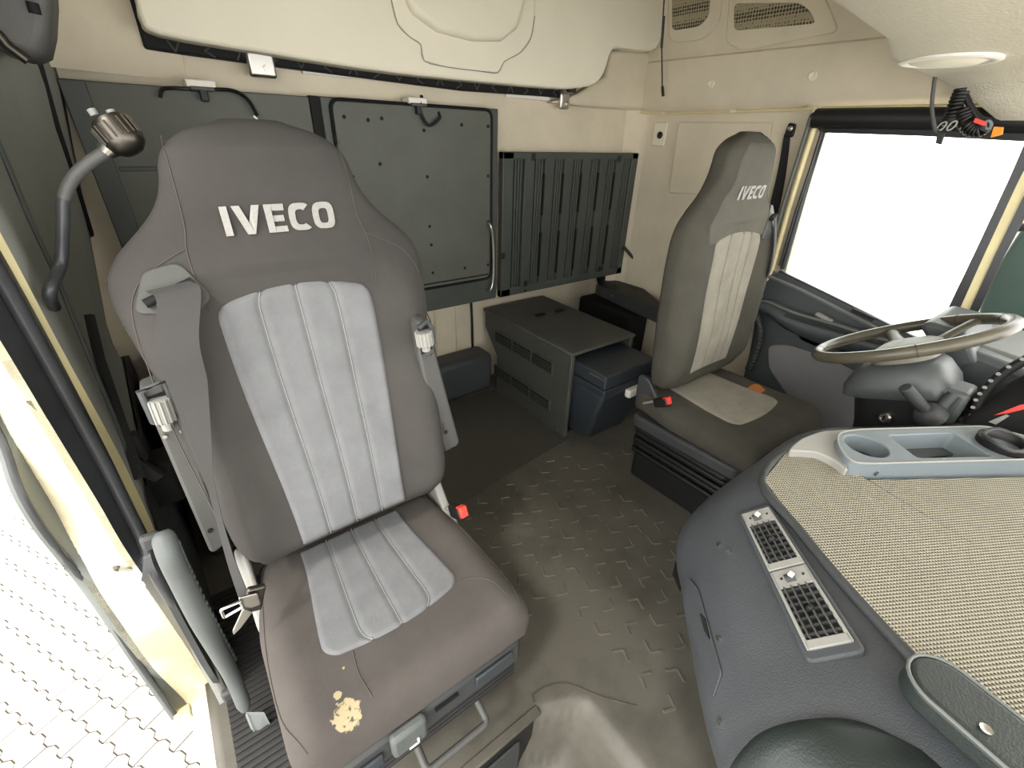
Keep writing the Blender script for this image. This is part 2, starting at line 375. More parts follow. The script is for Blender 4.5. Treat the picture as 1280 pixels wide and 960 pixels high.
# right side wall
def wallpoly(name, pts, x, t, m, parent=None, bevel=0, label=None): return prism(name, [(x, p[0], p[1]) for p in pts], (t, 0, 0), m, parent, bevel, label)
wr = struct(wallpoly('wall_right', [(YL+.02, -.05), (YL+.02, 2.0), (-.75, 2.0), (-.75, 1.43), (.955, 1.43), (.965, 1.35), (.935, .8), (.93, .60), (.84, .3), (.78, -.05)], XR, .06, 'beige'))
fR = AX(XR-.012)
pp = X(AX(XR), [(850, 153), (967, 153), (950, 245), (838, 241)])
prism('side_panel', rnd(pp, .012, 3), (-.014, 0, 0), 'beige', wr, .003)
bp_ = bx2('button_plate', at(815, 182, 0, XR)-Vector((.008, 0, 0)), at(836, 153, 0, XR), 'beige2', wr, .01)
c = at(825, 169, 0, XR-.01); lathe('vent_knob', c, (-1, 0, 0), [(.016, 0), (.016, .004), (.011, .008), (.004, .004)], 'black', wr)
# horizontal trim strip and upper side lining
L1 = X(AX(XR-.02), [(790, 140), (840, 141.5), (930, 139), (1040, 135), (1184, 132), (1300, 131)])
tube('trim_strip', L1, .006, 'frame', wr, 6)
for q in L1[1:4]: box('trim_clip', q+Vector((-.004, .05, 0)), (.006, .03, .012), 'beige2', wr, .002)
# corner post between rear and side wall, two soft rolls
v = []
for (z, o) in ((.5, 0), (.8, .0), (1.2, 0), (1.43, .01), (1.44, .02)):
    v.append([Vector((XR-.075-o, YW, z)), Vector((XR-.055-o, YW-.018, z)), Vector((XR-.02-o, YW-.03, z)), Vector((XR-.005, YW-.06, z)), Vector((XR, YW-.09, z)), Vector((XR+.02, YW, z))])
link('corner_trim', mk(*loftm(v, True)), 'beige', wr)
# bulging upper lining with two speaker grilles
rows = []
for i in range(25):
    y = YW-.0-(YW+.55)*i/24; r = []
    for j, (z, x) in enumerate([(1.437, .0), (1.46, .022), (1.52, .03), (1.60, .032), (1.64, .03), (1.648, .018), (1.662, .030), (1.76, .05), (1.88, .0745), (1.99, .097)]):
        # a soft vertical fold at the B-pillar
        d = .018*math.exp(-((y-1.20)/.05)**2) if z < 1.64 else 0
        r.append(Vector((XR-x+d, y, z+(.02*(1.84-y)*-.35 if z > 1.63 and z < 1.7 else 0))))
    rows.append(r)
ul = loftm(rows, False, False); ulb = bvh_of(ul)
uo = link('upper_side_lining', mk(*ul), 'beige', wr, angle=50)
def hit(bvh, px, py, off=.0, fallback=None):
    d = Vector(ray(px, py)).normalized(); h = bvh.ray_cast(Vector(CAM), d)
    if h[0] is None: return Vector(fallback) if fallback is not None else Vector(CAM)+d*2
    n = h[1]; n = -n if n.dot(d) > 0 else n
    return h[0]+n*off
def patch(name, bvh, poly, m, parent, off=.003, th=.006, res=0, label=None, bevel=0):
    P = [hit(bvh, x, y, off) for x, y in poly]; c = sum(P, Vector())/len(P)
    n = Vector((0, 0, 0))
    for i in range(len(P)): n += (P[i]-c).cross(P[(i+1) % len(P)]-c)
    n.normalize(); d = (Vector(CAM)-c)
    if n.dot(d) < 0: n = -n
    return prism(name, P, -n*th, m, parent, bevel, label)
def rpx(poly, r, k=4): return [(p.x, p.y) for p in rnd([Vector((x, y, 0)) for x, y in poly], r, k)]
for frame_, gr in (([(836, -30), (906, -30), (900, 30), (880, 50), (838, 54)], [(843, -30), (892, -30), (888, 20), (876, 33), (842, 38)]), ([(914, -12), (975, -14), (1030, -8), (1050, 40), (930, 62), (908, 55)], [(920, 4), (1000, 3), (1014, 12), (1022, 29), (920, 38)])):
    s_ = root('speaker_grille', 'perforated speaker grille ahead of the seam, long and pointed towards the front' if frame_[0][0] > 900 else 'perforated speaker grille nearest the rear corner, cut by the top edge', 'speaker', hit(ulb, *gr[0]), None)
    patch('grille_frame', ulb, rpx(frame_, 12), 'beige', s_, .010, .02, bevel=.004)
    patch('grille_mesh', ulb, rpx(gr, 7), 'grille', s_, .014, .003, bevel=.001)
for px, py in ((889, 105), (1016, 95)):
    c = hit(ulb, px, py, .0); n = (hit(ulb, px, py, .01)-c).normalized(); lathe('lining_button', c, n, [(.017, -.004), (.017, .004), (.013, .007), (.006, .004)], 'beige2', uo)
# front shell: windshield header, lower front, so that daylight enters through the windshield
fw = struct(bx2('wall_front', (-.35, -.75, -.1), (XR+.1, -.70, .78), 'plast', None, 0))
bx2('windshield_header', (-.35, -.75, 1.66), (XR+.1, -.70, 2.0), 'beige', fw, 0)
# left side lining: lofted between the door opening and the rear corner
A_ = X(AX(-.19), [(-140, 60), (-60, 190), (0, 290), (74, 430), (137, 545), (186, 640), (213, 720), (247, 790), (285, 865), (315, 930), (335, 1010)])
az = sorted([(p.z, p.y) for p in A_]); zz = [a[0] for a in az]; yy = [a[1] for a in az]
rows = []
for i in range(31):
    z = -.1+i*.07; yf = float(np.interp(z, zz, yy)) if z < zz[-1] else yy[-1]
    xr = -.11+.18*(min(z, 1.4)-1.4) if z > .2 else -.11+.18*(.2-1.4)
    xr = max(xr, -.235); rows.append([Vector((-.19+(xr+.19)*sst(t/10), yf+(YL+.0-yf)*t/10 if z < .62 else yf+(YW+.01-yf)*t/10, z)) for t in range(11)])
lw = loftm(rows, False, False); lwb = bvh_of(lw)
wl = struct(link('wall_left', mk(*lw), 'leftwall', angle=60)); e = wl.modifiers.new('t', 'SOLIDIFY'); e.thickness = .025; e.offset = 1
def onleft(px, py, off=.004): return hit(lwb, px, py, off, at(px, py, 0, -.19))
tube('panel_gap', [onleft(x, y, .001) for x, y in ((47, 78), (70, 160), (95, 235), (122, 320), (136, 360))], .0085, 'dark', wl, 6)
tube('lining_edge', [onleft(x, y, .002) for x, y in ((-30, 120), (0, 190), (35, 275), (70, 350), (100, 425), (140, 520), (170, 600))], .008, 'handle', wl, 6, flat=.6)
lt_ = [[p+Vector((.006, 0, 0)) for p in r] for r in rows[:11]]
link('lower_lining', mk(*loftm(lt_, False, False)), 'plast', wl, angle=60)
lk = root('dark_filler_box', 'dark box added to darken the shadowed space behind the passenger seat', 'locker', (.1, 1.7, 0))  # added dark box, so that the space behind the seat reads dark
bx2('filler_body', (-.17, 1.42, .01), (.42, 1.99, .52), 'plast', lk, .015); bx2('filler_lid', (-.175, 1.41, .525), (.425, 1.99, .55), 'black', lk, .008); box('filler_handle', (.12, 1.41, .42), (.12, .02, .03), 'black', lk, .006)
# B-pillar seat-belt cluster of the passenger side
tube('belt_strap', [onleft(x, y, .006) for x, y in ((105, 395), (118, 450), (150, 545), (168, 600))], .012, 'beltb', wl, 6, flat=.4)
# passenger door opening: painted frame, seal and sill as long strips, shared by the door aperture
fr_ = struct(bpy.data.objects.new('door_1', None)); COL.objects.link(fr_); fr_.location = (-.25, .8, .3)
def ln(pts, x): return smooth_path(X(AX(x), pts), 4)
Ln = {
 'A': [(-120, 90), (-60, 190), (0, 290), (74, 430), (137, 545), (165, 600), (190, 655), (203, 690), (228, 745), (262, 815), (290, 865), (318, 925), (335, 1010)],
 'B': [(-120, 108), (-60, 212), (0, 312), (66, 432), (129, 553), (156, 608), (180, 660), (192, 706), (220, 757), (260, 830), (285, 872), (306, 930), (318, 1010)],
 'C': [(-120, 225), (-60, 330), (0, 425), (60, 525), (124, 630), (145, 667), (165, 699), (190, 735), (213, 767), (254, 829), (275, 871), (288, 930), (296, 1010)],
 'D': [(-120, 295), (-60, 398), (0, 500), (30, 560), (69, 630), (85, 663), (103, 699), (125, 740), (148, 774), (192, 836), (237, 884), (254, 935), (265, 1010)],
 'E': [(-120, 345), (-60, 447), (0, 545), (20, 600), (34, 630), (55, 663), (80, 695), (100, 720), (130, 762), (172, 826), (222, 898), (225, 903), (228, 907)]}
G = {k_: ln(v_, x_) for (k_, v_), x_ in zip(Ln.items(), (-.188, -.196, -.222, -.29, -.305))}
ribbon('painted_edge', G['A'][:26], G['B'][:26], 'frame', fr_, .012, d=(1, -.2, .1)); ribbon('rubber_channel', G['A'][25:], G['B'][25:], 'seal', fr_, .012, d=(1, -.2, .1))
ribbon('rubber_channel', G['B'], G['C'], 'seal', fr_, .012, d=(1, -.3, .1))
mid = [(a*.6+b*.4)+Vector((.006, -.006, 0)) for a, b in zip(G['B'], G['C'])]
tube('door_seal', mid, .011, 'seal', fr_, 10)
ribbon('painted_frame', G['C'], G['D'], 'cream', fr_, .012, d=(1, -.3, .1))
ribbon('outer_flange', G['D'][:-8], G['E'][:-8], 'greygreen', fr_, .012, d=(1, -.3, .1))
tube('flange_edge', G['E'][:-8], .0055, 'seal', fr_, 6)
tube('inner_seal', [p+Vector((.004, 0, 0)) for p in G['A']][26:], .006, 'seal', fr_, 6)
b0 = at(229, 893, 0, -.29); box('flange_bracket', b0, (.035, .03, .022), 'frame', fr_, .003)
# striker latch in the frame
p = at(146, 703, 0, -.25); box('latch_plate', p, (.012, .035, .02), 'metald', fr_, .004, Matrix.Rotation(.5, 3, 'X')); tube('latch_loop', [p+Vector((.004, -.02, .0)), p+Vector((.018, -.022, -.012)), p+Vector((.018, .018, -.016)), p+Vector((.004, .02, -.006))], .004, 'metal', fr_, 6)
for i in range(9):      # faint stamped characters on the painted sill
    p = at(205+(i % 3)*5+(i//3)*3, 778+(i//3)*9-(i % 3)*2, 0, -.248); box('stamped_mark', p+Vector((.004, 0, 0)), (.002, .006, .004), 'copper', fr_, 0)
# grey sill cover
S1 = X(AX(-.155), [(308, 890), (322, 925), (336, 1000)]); S2 = X(AX(-.12), [(330, 890), (348, 925), (366, 1000)])
ribbon('sill_cover', S1, S2, 'sill', fr_, .02, d=(.3, -.3, 1))
# outside ground with interlocking pavers
gz = -1.25
gd = struct(bx2('ground', (-9, -5, gz-.1), (14, 12, gz-.012), 'ground', None, 0))
bx2('joint_bed', (-3.6, -2.2, gz-.012), (-.3, 4, gz-.007), 'joint', gd, 0)
def pav():
    w, h, s = .112, .220, .024; g_ = .006; pts = []
    z = [(-w/2, -h/2), (w/2, -h/2), (w/2, -h/2)]
    L_ = []
    for y0_ in (-h/2, 0): L_ += [(-w/2, y0_), (-w/2, y0_+.030), (-w/2+s*.8, y0_+.050), (-w/2+s*.8, y0_+.085)]
    L_ += [(-w/2, h/2)]
    pts = [(x+g_/2, y) for x, y in L_]+[(x+w-g_/2, y) for x, y in reversed(L_)]
    pts = [(x, y-(g_/2 if y > h*.4 else (-g_/2 if y < -h*.4 else 0))) for x, y in pts]
    vs = [Vector((x, y, 0)) for x, y in pts]; n = len(vs); ce = Vector((.01, 0, 0))
    top = [v+(ce-v)*.03+Vector((0, 0, 0)) for v in vs]
    V = [v-Vector((0, 0, .05)) for v in vs]+[v-Vector((0, 0, .004)) for v in vs]+top
    Fc = [tuple(range(2*n, 3*n))]+[(i+k*n, (i+1) % n+k*n, (i+1) % n+(k+1)*n, i+(k+1)*n) for k in (0, 1) for i in range(n)]
    return mk(V, Fc)
pm = pav(); pm.materials.append(M['paver']); n_ = 0
far = []
for i in range(-36, 26):
    for j in range(-22, 24):
        x = -1.3+i*.112; y = 1.0+j*.22+(.11 if i % 2 else 0)
        rz = .52; X_ = -1.2+(x+1.2)*math.cos(rz)-(y-1.2)*math.sin(rz); Y_ = 1.2+(x+1.2)*math.sin(rz)+(y-1.2)*math.cos(rz)
        v = RM@(np.array([X_, Y_, gz])-CAM)
        if v[2] < .2: continue
        px = 640+F*v[0]/v[2]; py = 480-F*v[1]/v[2]
        if -40 < px < 290 and 500 < py < 1010 and n_ < 300 and (px < 240 or py > 860):
            c = bpy.data.objects.new('paver', pm); COL.objects.link(c); c.parent = gd; c.location = (X_, Y_, gz); c.rotation_euler = (random.uniform(-.01, .01), random.uniform(-.01, .01), rz); n_ += 1
        elif -2.9 < X_ < -.2 and -1.5 < Y_ < 3.2: far.append((X_, Y_))
V = []; Fs = []
for X_, Y_ in far:
    n = len(V); r_ = Matrix.Rotation(.52, 3, 'Z'); V += [r_@v.co+Vector((X_, Y_, gz)) for v in pm.vertices]; Fs += [tuple(q+n for q in p.vertices) for p in pm.polygons]
o = link('outer_pavers', mk(V, Fs), 'paver', gd, smooth=False); o['kind'] = 'stuff'
print('pavers', n_, 'chevrons', k)
# ================================================================== DRIVER DOOR, WINDOW, PILLARS
XD = 2.15
d_ = struct(bpy.data.objects.new('door_2', None)); COL.objects.link(d_); d_.location = (XD, .6, .1)
fD = AX(XD)
P = X(fD, [(955, 345), (975, 341), (1105, 405), (1160, 432), (1215, 462)])
low = [(XD, -.05, .45), (XD, -.05, .02), (XD, .86, .02)]
prism('door_panel', P+[Vector(q) for q in low]+X(fD, [(937, 440), (948, 375)]), (.045, 0, 0), 'doorpl', d_, .004)
# upper ledge
ribbon('belt_ledge', X(AX(XD-.01), [(955, 343), (1000, 362), (1105, 416), (1165, 446)]), X(AX(XD+.03), [(962, 337), (1003, 352), (1108, 403), (1168, 432)]), 'sill', d_, .01)
ribbon('lock_slot', X(AX(XD-.018), [(1063, 390), (1090, 402)]), X(AX(XD-.018), [(1066, 385), (1094, 398)]), 'black', d_, .004)
# armrest pod with pull pocket
UP = X(AX(XD), [(951, 377), (965, 374), (1000, 388), (1050, 402), (1120, 424)]); DN = X(AX(XD), [(953, 385), (968, 400), (1000, 424), (1050, 442), (1120, 452)])
rings = []
for a, b in zip(smooth_path(UP, 5), smooth_path(DN, 5)):
    r = []
    for k_ in range(10):
        t = k_/9; q = a+(b-a)*t; r.append(q+Vector((-.075*math.sin(math.pi*min(1, t*1.0+.12))**.7 if t < .88 else 0, 0, 0)))
    r += [b+Vector((.02, 0, 0)), a+Vector((.02, 0, 0))]; rings.append(r)
link('armrest', mk(*loftm(rings)), 'doorpl', d_)
tube('armrest_edge', [p+Vector((-.052, 0, -.002)) for p in smooth_path(UP, 5)], .007, 'greygreen', d_, 8)
for i in range(3): tube('armrest_rib', [p+Vector((-.066, 0, -.014-.008*i)) for p in smooth_path(UP, 5)[9:]], .003, 'plast', d_, 6)
p = at(1030, 397, 0, XD-.03); box('door_handle', p, (.03, .07, .016), 'greyl', d_, .006, Matrix.Rotation(.25, 3, 'X'))
tube('pull_recess', X(AX(XD-.04), [(962, 384), (985, 396), (1010, 404)]), .012, 'black', d_, 8, flat=.6)
prism('fabric_inset', rnd(X(AX(XD-.004), [(961, 431), (985, 430), (1040, 447), (1072, 465), (1100, 530), (1130, 600), (1060, 600), (990, 500), (962, 460)]), .03), (-.012, 0, 0), 'doorfab', d_, .004)
# window frame, seals and pane
WQ = [(1029, 164), (1300, 174), (1180, 442), (1105, 405), (975, 340)]
win = struct(bpy.data.objects.new('window_1', None)); COL.objects.link(win); win.location = (XD, .6, 1.0)
prism('window_pane', X(AX(XD+.02), WQ), (.004, 0, 0), 'glass', win, 0)
Wf = [(1300, 170), (1029, 164), (975, 341), (1105, 406), (1168, 437), (1186, 391), (1283, 188)]
tube('window_seal', X(AX(XD+.012), [(1015, 143), (1029, 164), (1003, 250), (978, 336)]), .011, 'seal', win, 8)
tube('window_seal', X(AX(XD+.012), [(974, 340), (1040, 372), (1105, 405), (1180, 442)]), .008, 'seal', win, 8)
for name, pxs, r_, m_ in (('pillar_seal', [(1014, 146), (1000, 190), (978, 260), (958, 332), (951, 372)], .008, 'greygreen'), ('pillar_frame', [(1021, 150), (1008, 190), (986, 260), (966, 332), (958, 350)], .011, 'frame'), ('pillar_groove', [(1028, 164), (1015, 205), (995, 265), (975, 332)], .006, 'seal')):
    tube(name, X(AX(XD+(.0 if 'seal' in name else .004)), pxs), r_, m_, win, 8)
prism('pillar_fill', X(AX(XD+.03), [(1010, 130), (1032, 160), (982, 340), (948, 380), (940, 380), (955, 330)]), (.03, 0, 0), 'beige', win, 0)
# A-pillar
def strip(name, l, x, m, parent, off=0, th=.012): return ribbon(name, X(AX(x), [a for a, b in l]), X(AX(x), [b for a, b in l]), m, parent, th)
strip('front_pillar_trim', [((1300, 135), (1320, 135)), ((1262, 222), (1272, 228)), ((1222, 308), (1233, 312)), ((1182, 392), (1196, 394)), ((1155, 445), (1170, 450))], XD-.0, 'seal', win)
strip('front_pillar_frame', [((1320, 135), (1345, 135)), ((1271, 228), (1287, 234)), ((1232, 312), (1245, 318)), ((1194, 394), (1209, 396)), ((1168, 450), (1183, 452))], XD+.004, 'frame', win)
strip('front_pillar_seal', [((1343, 135), (1360, 140)), ((1285, 234), (1297, 242)), ((1244, 318), (1254, 322)), ((1208, 396), (1219, 398)), ((1182, 452), (1194, 455))], XD-.002, 'seal', win)
# sun blind over the window
sb = root('roller_blind', 'black roller sun blind rolled up above the driver window', 'blind', at(1150, 150, 0, XD-.03))
tube('blind_roll', X(AX(XD-.01), [(1019, 148), (1150, 148), (1340, 152)]), .034, 'black', sb, 14)
ribbon('blind_cloth', X(AX(XD-.01), [(1022, 147), (1150, 149), (1340, 154)]), X(AX(XD-.01), [(1030, 166), (1150, 170), (1340, 180)]), 'black', sb, .004)
# driver seat belt at the pillar
db = root('pillar_seat_belt', 'black belt strap hanging from its bolt on the pillar behind the driver seat', 'seat belt', at(985, 160, 0, XR-.02))
A1 = X(AX(XR-.015), [(980, 168), (972, 215), (960, 265), (953, 300)]); B1 = X(AX(XR-.015), [(987, 172), (982, 215), (974, 258), (966, 300)])
ribbon('belt_webbing', smooth_path(A1, 3), smooth_path(B1, 3), 'beltb', db, .006)
prism('belt_anchor', rnd(X(AX(XR-.02), [(986, 153), (995, 155), (990, 172), (979, 171)]), .01), (.012, 0, 0), 'black', db, .003)
c = at(988, 161, 0, XR-.025); lathe('anchor_bolt', c, (-1, 0, 0), [(.010, 0), (.010, .004), (.004, .006)], 'metal', db, 12)
# ribbed grab handle at the driver door
gh = root('driver_grab_handle', 'ribbed dark grab handle between driver seat and driver door', 'handle', at(942, 420, 0, 2.08))
gp = smooth_path(X(AX(2.09), [(936, 378), (945, 395), (950, 418), (944, 442), (936, 462)]), 5)
tube('grip', gp, .017, 'plast', gh, 10)
for q in gp[2:-1]: box('grip_rib', q+Vector((-.012, -.010, 0)), (.016, .012, .008), 'handle', gh, .003)
# ================================================================== REAR: folded bunk boards
def outline(name, pts, r, m, parent, off=(0, 0, 0)): return tube(name, [p+Vector(off) for p in pts], r, m, parent, 6, closed=True)
lb_ = root('left_bunk_board', 'dark blue-grey folded bunk board behind the passenger seat, leftmost of three', 'board', (.2, YP, .65))
P0 = at(85, 103, 1, YP); P1 = at(385, 117, 1, YP); P1.z = P0.z = (P0.z+P1.z)/2
prism('board', [P0, P1, (P1.x, YP, .63), (P0.x-.0, YP, .63)], (0, .035, 0), 'panel', lb_, .004)
bx2('board_frame', (P0.x-.02, YP-.006, .63), (P0.x+.035, YP+.03, P0.z), 'panel2', lb_, .003)
for z_ in (1.18, .98): bx2('board_rail', (P0.x+.04, YP-.004, z_), (P0.x+.35, YP+.01, z_+.012), 'panel2', lb_, .002)
cb = root('center_bunk_board', 'grey-blue folded bunk board with rivets and a bent handle rod, middle one', 'board', (.95, YP, .65))
T0 = at(399, 119, 1, YP); T1 = at(623, 137, 1, YP); B1_ = at(621, 370, 1, YP); zt = (T0.z+T1.z)/2
x0, x1, z0, z1 = T0.x, T1.x, B1_.z-.01, zt
bx2('board_frame', (x0, YP, z0), (x1, YP+.035, z1), 'panel2', cb, .004)
iz1 = at(520, 133, 1, YP).z; iz0 = at(575, 352, 1, YP).z; ix0 = at(415, 135, 1, YP).x; ix1 = at(612, 240, 1, YP).x
inner = rnd([(ix0, YP-.006, iz0), (ix1, YP-.006, iz0), (ix1, YP-.006, iz1), (ix0, YP-.006, iz1)], .03)
prism('board', inner, (0, .02, 0), 'panel', cb, .002)
outline('rubber_gasket', rnd([(ix0-.006, YP-.004, iz0-.006), (ix1+.006, YP-.004, iz0-.006), (ix1+.006, YP-.004, iz1+.006), (ix0-.006, YP-.004, iz1+.006)], .034), .006, 'dark', cb)
bx2('board_rail', (x0+.05, YP-.008, iz0+.012), (ix1-.01, YP, iz0+.018), 'dark', cb, 0)
bx2('hinge_gap', (x0-.032, YP+.004, z0), (x0-.002, YP+.03, z1), 'dark', cb, 0)
for px, py in ((430, 146), (477, 148), (530, 163), (577, 156), (610, 158), (441, 221), (534, 221), (610, 220), (537, 283), (539, 306), (610, 277), (541, 341), (581, 335), (610, 331), (475, 205), (460, 150)):
    p = at(px, py, 1, YP-.006); cyl('rivet', (p.x, YP-.008, p.z), (p.x, YP+.002, p.z), .0065, 'dark', cb, 10)
hp = X(AY(YP-.03), [(613, 282), (616, 300), (617, 330), (616, 352), (613, 362)]); hp = [Vector((hp[0].x-.003, YP, hp[0].z+.01))]+hp+[Vector((hp[-1].x-.005, YP, hp[-1].z-.008))]
tube('handle_rod', smooth_path(hp, 5), .006, 'metal', cb, 8)
p = at(523, 127, 1, YP-.01); tube('pull_strap', smooth_path([(p.x+.015, YP-.01, p.z+.02), (p.x+.0, YP-.02, p.z-.03), (p.x+.03, YP-.025, p.z-.075), (p.x+.08, YP-.02, p.z-.05), (p.x+.085, YP-.005, p.z-.03)], 5), .006, 'beltb', cb, 6)
sp = root('slatted_bunk_board', 'dark teal slatted bunk board folded up, right of the middle board', 'board', (1.8, YP, .65))
S0 = at(628, 189, 1, YP); S1 = at(799, 192, 1, YP); S2 = at(775, 342, 1, YP); S3 = at(626, 371, 1, YP)
sx0, sx1, sz1, sz0 = (S0.x+S3.x)/2, (S1.x+S2.x)/2, (S0.z+S1.z)/2, (S2.z+S3.z)/2
bx2('backing', (sx0+.01, YP+.014, sz0+.01), (sx1-.01, YP+.032, sz1-.01), 'dark', sp, 0)
for a, b in (((sx0, YP-.004, sz1-.03), (sx1, YP+.03, sz1)), ((sx0, YP-.004, sz0), (sx1, YP+.03, sz0+.04)), ((sx0, YP-.004, sz0), (sx0+.06, YP+.03, sz1)), ((sx1-.05, YP-.004, sz0), (sx1, YP+.03, sz1))):
    bx2('board_frame', a, b, 'panel2', sp, .004)
wide = (sx1-sx0-.11)/6.5
for i in range(7):
    xa = sx0+.062+i*wide
    for k_ in range(3): bx2('rib', (xa+wide*(.06+.13*k_), YP, sz0+.035), (xa+wide*(.145+.13*k_), YP+.02, sz1-.025), 'panel2', sp, .002)
    if i < 6:
        bx2('slat', (xa+wide*.50, YP-.004, sz0+.035), (xa+wide*.97, YP+.02, sz1-.025), 'panel2', sp, .003)
        for (q0, q1) in ((.05, .42), (.55, .88)):
            if i == 0: continue
            H = sz1-sz0; bx2('slot', (xa+wide*.42, YP-.006, sz1-H*q1), (xa+wide*.50, YP+.01, sz1-H*q0-(.06 if q0 < .1 else 0)), 'dark', sp, 0)
for px, py in ((667, 196), (774, 199), (629, 320), (657, 354), (750, 336)):
    p = at(px, py, 1, YP-.005); box('clip', p, (.022, .006, .03), 'black', sp, .002)
tube('bolt_row', [(sx0+.15, YP-.003, sz0+.012), (sx0+.16, YP-.003, sz0+.012)], .006, 'dark', sp, 6)
# stay and side shelf in the corner
sh = root('corner_shelf', 'black metal shelf in the corner behind the driver seat', 'shelf', at(790, 360, 2, .52))
q = X(AZ(.53), [(748, 356), (775, 333), (850, 350), (850, 398)]); q[1].y = min(q[1].y, 1.99)
q = [Vector((min(a.x, XR-.004), a.y, a.z)) for a in q]
prism('shelf_plate', q, (0, 0, -.012), 'black', sh, .002)
prism('shelf_front', [q[0], q[3], q[3]-Vector((0, 0, .075)), q[0]-Vector((0, 0, .06))], (.0, .018, 0), 'plast', sh, .004)
for f_ in (.08, .2): c = q[0]+(q[3]-q[0])*f_+Vector((0, -.003, -.03)); cyl('bolt', c, c+Vector((0, -.006, 0)), .006, 'metal', sh, 10)
for px, py in ((792, 343), (810, 352), (770, 356), (795, 362)): c = at(px, py, 2, .532); cyl('bolt', c, c+Vector((0, 0, .005)), .008, 'metald', sh, 8)
tag(tube('bunk_stay', [at(779, 308, 1, YP-.01), at(800, 332, 1, YP-.1), at(815, 350, 1, YP-.2)], .009, 'black', None, 8), 'black diagonal stay rod from the slatted board down to the corner shelf', 'rod')
hb = root('heater_unit', 'black heater unit with pale pipes below the corner shelf', 'heater', (2.1, 1.75, 0))
bx2('heater_body', (2.02, 1.52, 0), (2.19, 1.95, .42), 'dark', hb, .02)
for i, px in enumerate((762, 771, 784)):
    p = at(px, 385, 1, 1.9); tube('pipe', [(p.x, 1.9, .50), (p.x+.005, 1.89, .38), (p.x+.01, 1.86, .25)], .016, 'beige2', hb, 10)
    if i < 1: cyl('pipe_clip', (p.x+.005, 1.89, .36), (p.x+.008, 1.88, .30), .019, 'copper', hb)
st = tag(bx2('step_box', (.70, 1.86, .005), (1.295, YL-.004, .235), 'plastb', None, .03), 'low charcoal ledge at the foot of the rear wall, left of the vented box', 'ledge')
# ================================================================== UPPER BUNK
ub = root('upper_bunk', 'large beige upper bunk folded against the rear wall', 'bunk', (1.1, 1.72, 1.5))
fB = AY(1.72)
UBo = [(168, -140), (170, 0), (176, 24), (200, 43), (330, 66), (500, 92), (690, 110), (722, 110), (745, 105), (757, 88), (764, 66), (776, 60), (815, 64), (826, 50), (832, 30), (837, -140)]
Pb = smooth_path(X(fB, UBo[1:-1]), 3); Pb = [Vector((Pb[0].x, 1.72, 1.97))]+Pb+[Vector((Pb[-1].x, 1.72, 1.97))]
prism('bunk_shell', Pb, (0, .075, 0), 'beige2', ub, .014, seg=3)
cv = [(484, -140), (489, 0), (497, 30), (512, 46), (526, 56), (530, 76), (560, 84), (600, 89), (622, 91), (630, 77), (650, 66), (663, 48), (668, 20), (672, -140)]
Pc = X(AY(1.716), cv); Pc[0].z = Pc[-1].z = 1.965
prism('access_cover', [p+Vector((0, -.002, 0)) for p in Pc], (0, .01, 0), 'beige2', ub, .003)
tube('cover_seam', [p+Vector((0, -.002, 0)) for p in smooth_path(Pc[1:-1], 3)], .0018, 'greyl', ub, 5)
rc = [(500, -140), (505, 0), (515, 18), (545, 40), (590, 52), (625, 52), (645, 36), (655, 0), (660, -140)]
Pr = X(AY(1.712), rc); Pr[0].z = Pr[-1].z = 1.965
prism('grip_bulge', [p+Vector((0, -.022, 0)) for p in Pr], (0, .045, 0), 'beige2', ub, .022, seg=5)
# dark mattress underside seen in the gap
mt = tag(prism('bunk_mattress', [(.09, 1.797, 1.60), (.09, 1.797, 1.478), (.5, 1.797, 1.466), (1.1, 1.797, 1.452), (1.66, 1.797, 1.462), (1.66, 1.797, 1.60)], (0, .04, 0), 'dark', None, .006), 'black bunk mattress edge with pale zigzag print in the gap under the upper bunk', 'mattress')
zz_ = []
ZV = lambda x: float(np.interp(x, [.09, .5, 1.1, 1.66], [1.492, 1.482, 1.470, 1.478]))
for i in range(19):
    x = .16+i*.083; rr = Matrix.Rotation([0, 1.57, 3.14, 4.71][i % 4], 3, 'Y')
    for a, b in (((-.014, 0, .012), (0, 0, -.012)), ((.014, 0, .012), (0, 0, -.012))):
        zz_.append(tubem([rr@Vector(a)+Vector((x, 1.795, ZV(x))), rr@Vector(b)+Vector((x, 1.795, ZV(x)))], .0022, 4))
o = link('zigzag_print', mk(*join(zz_)), 'grey', mt); o['kind'] = 'stuff'
# white comb vents in the wall
for k_, (a, b) in enumerate((((374, 71), (468, 90)), ((632, 106), (686, 118)))):
    pa = at(a[0], a[1], 1, YW-.006); pb = at(b[0], b[1], 1, YW-.006)
    vt = root('wall_vent', ['white comb-shaped wall vent under the bunk, the longer one at left', 'white comb-shaped wall vent under the bunk, the shorter one at right'][k_], 'vent', pa, 'comb vents under the upper bunk')
    zb = min(pa.z, pb.z)-.026; bx2('vent_bar', (pa.x, YW-.014, zb), (pb.x, YW, zb+.022), 'white', vt, .003)
    n = int((pb.x-pa.x)/.022)
    for i in range(n): bx2('vent_tooth', (pa.x+i*.022, YW-.013, zb+.02), (pa.x+i*.022+.013, YW, zb+.04), 'white', vt, .002)
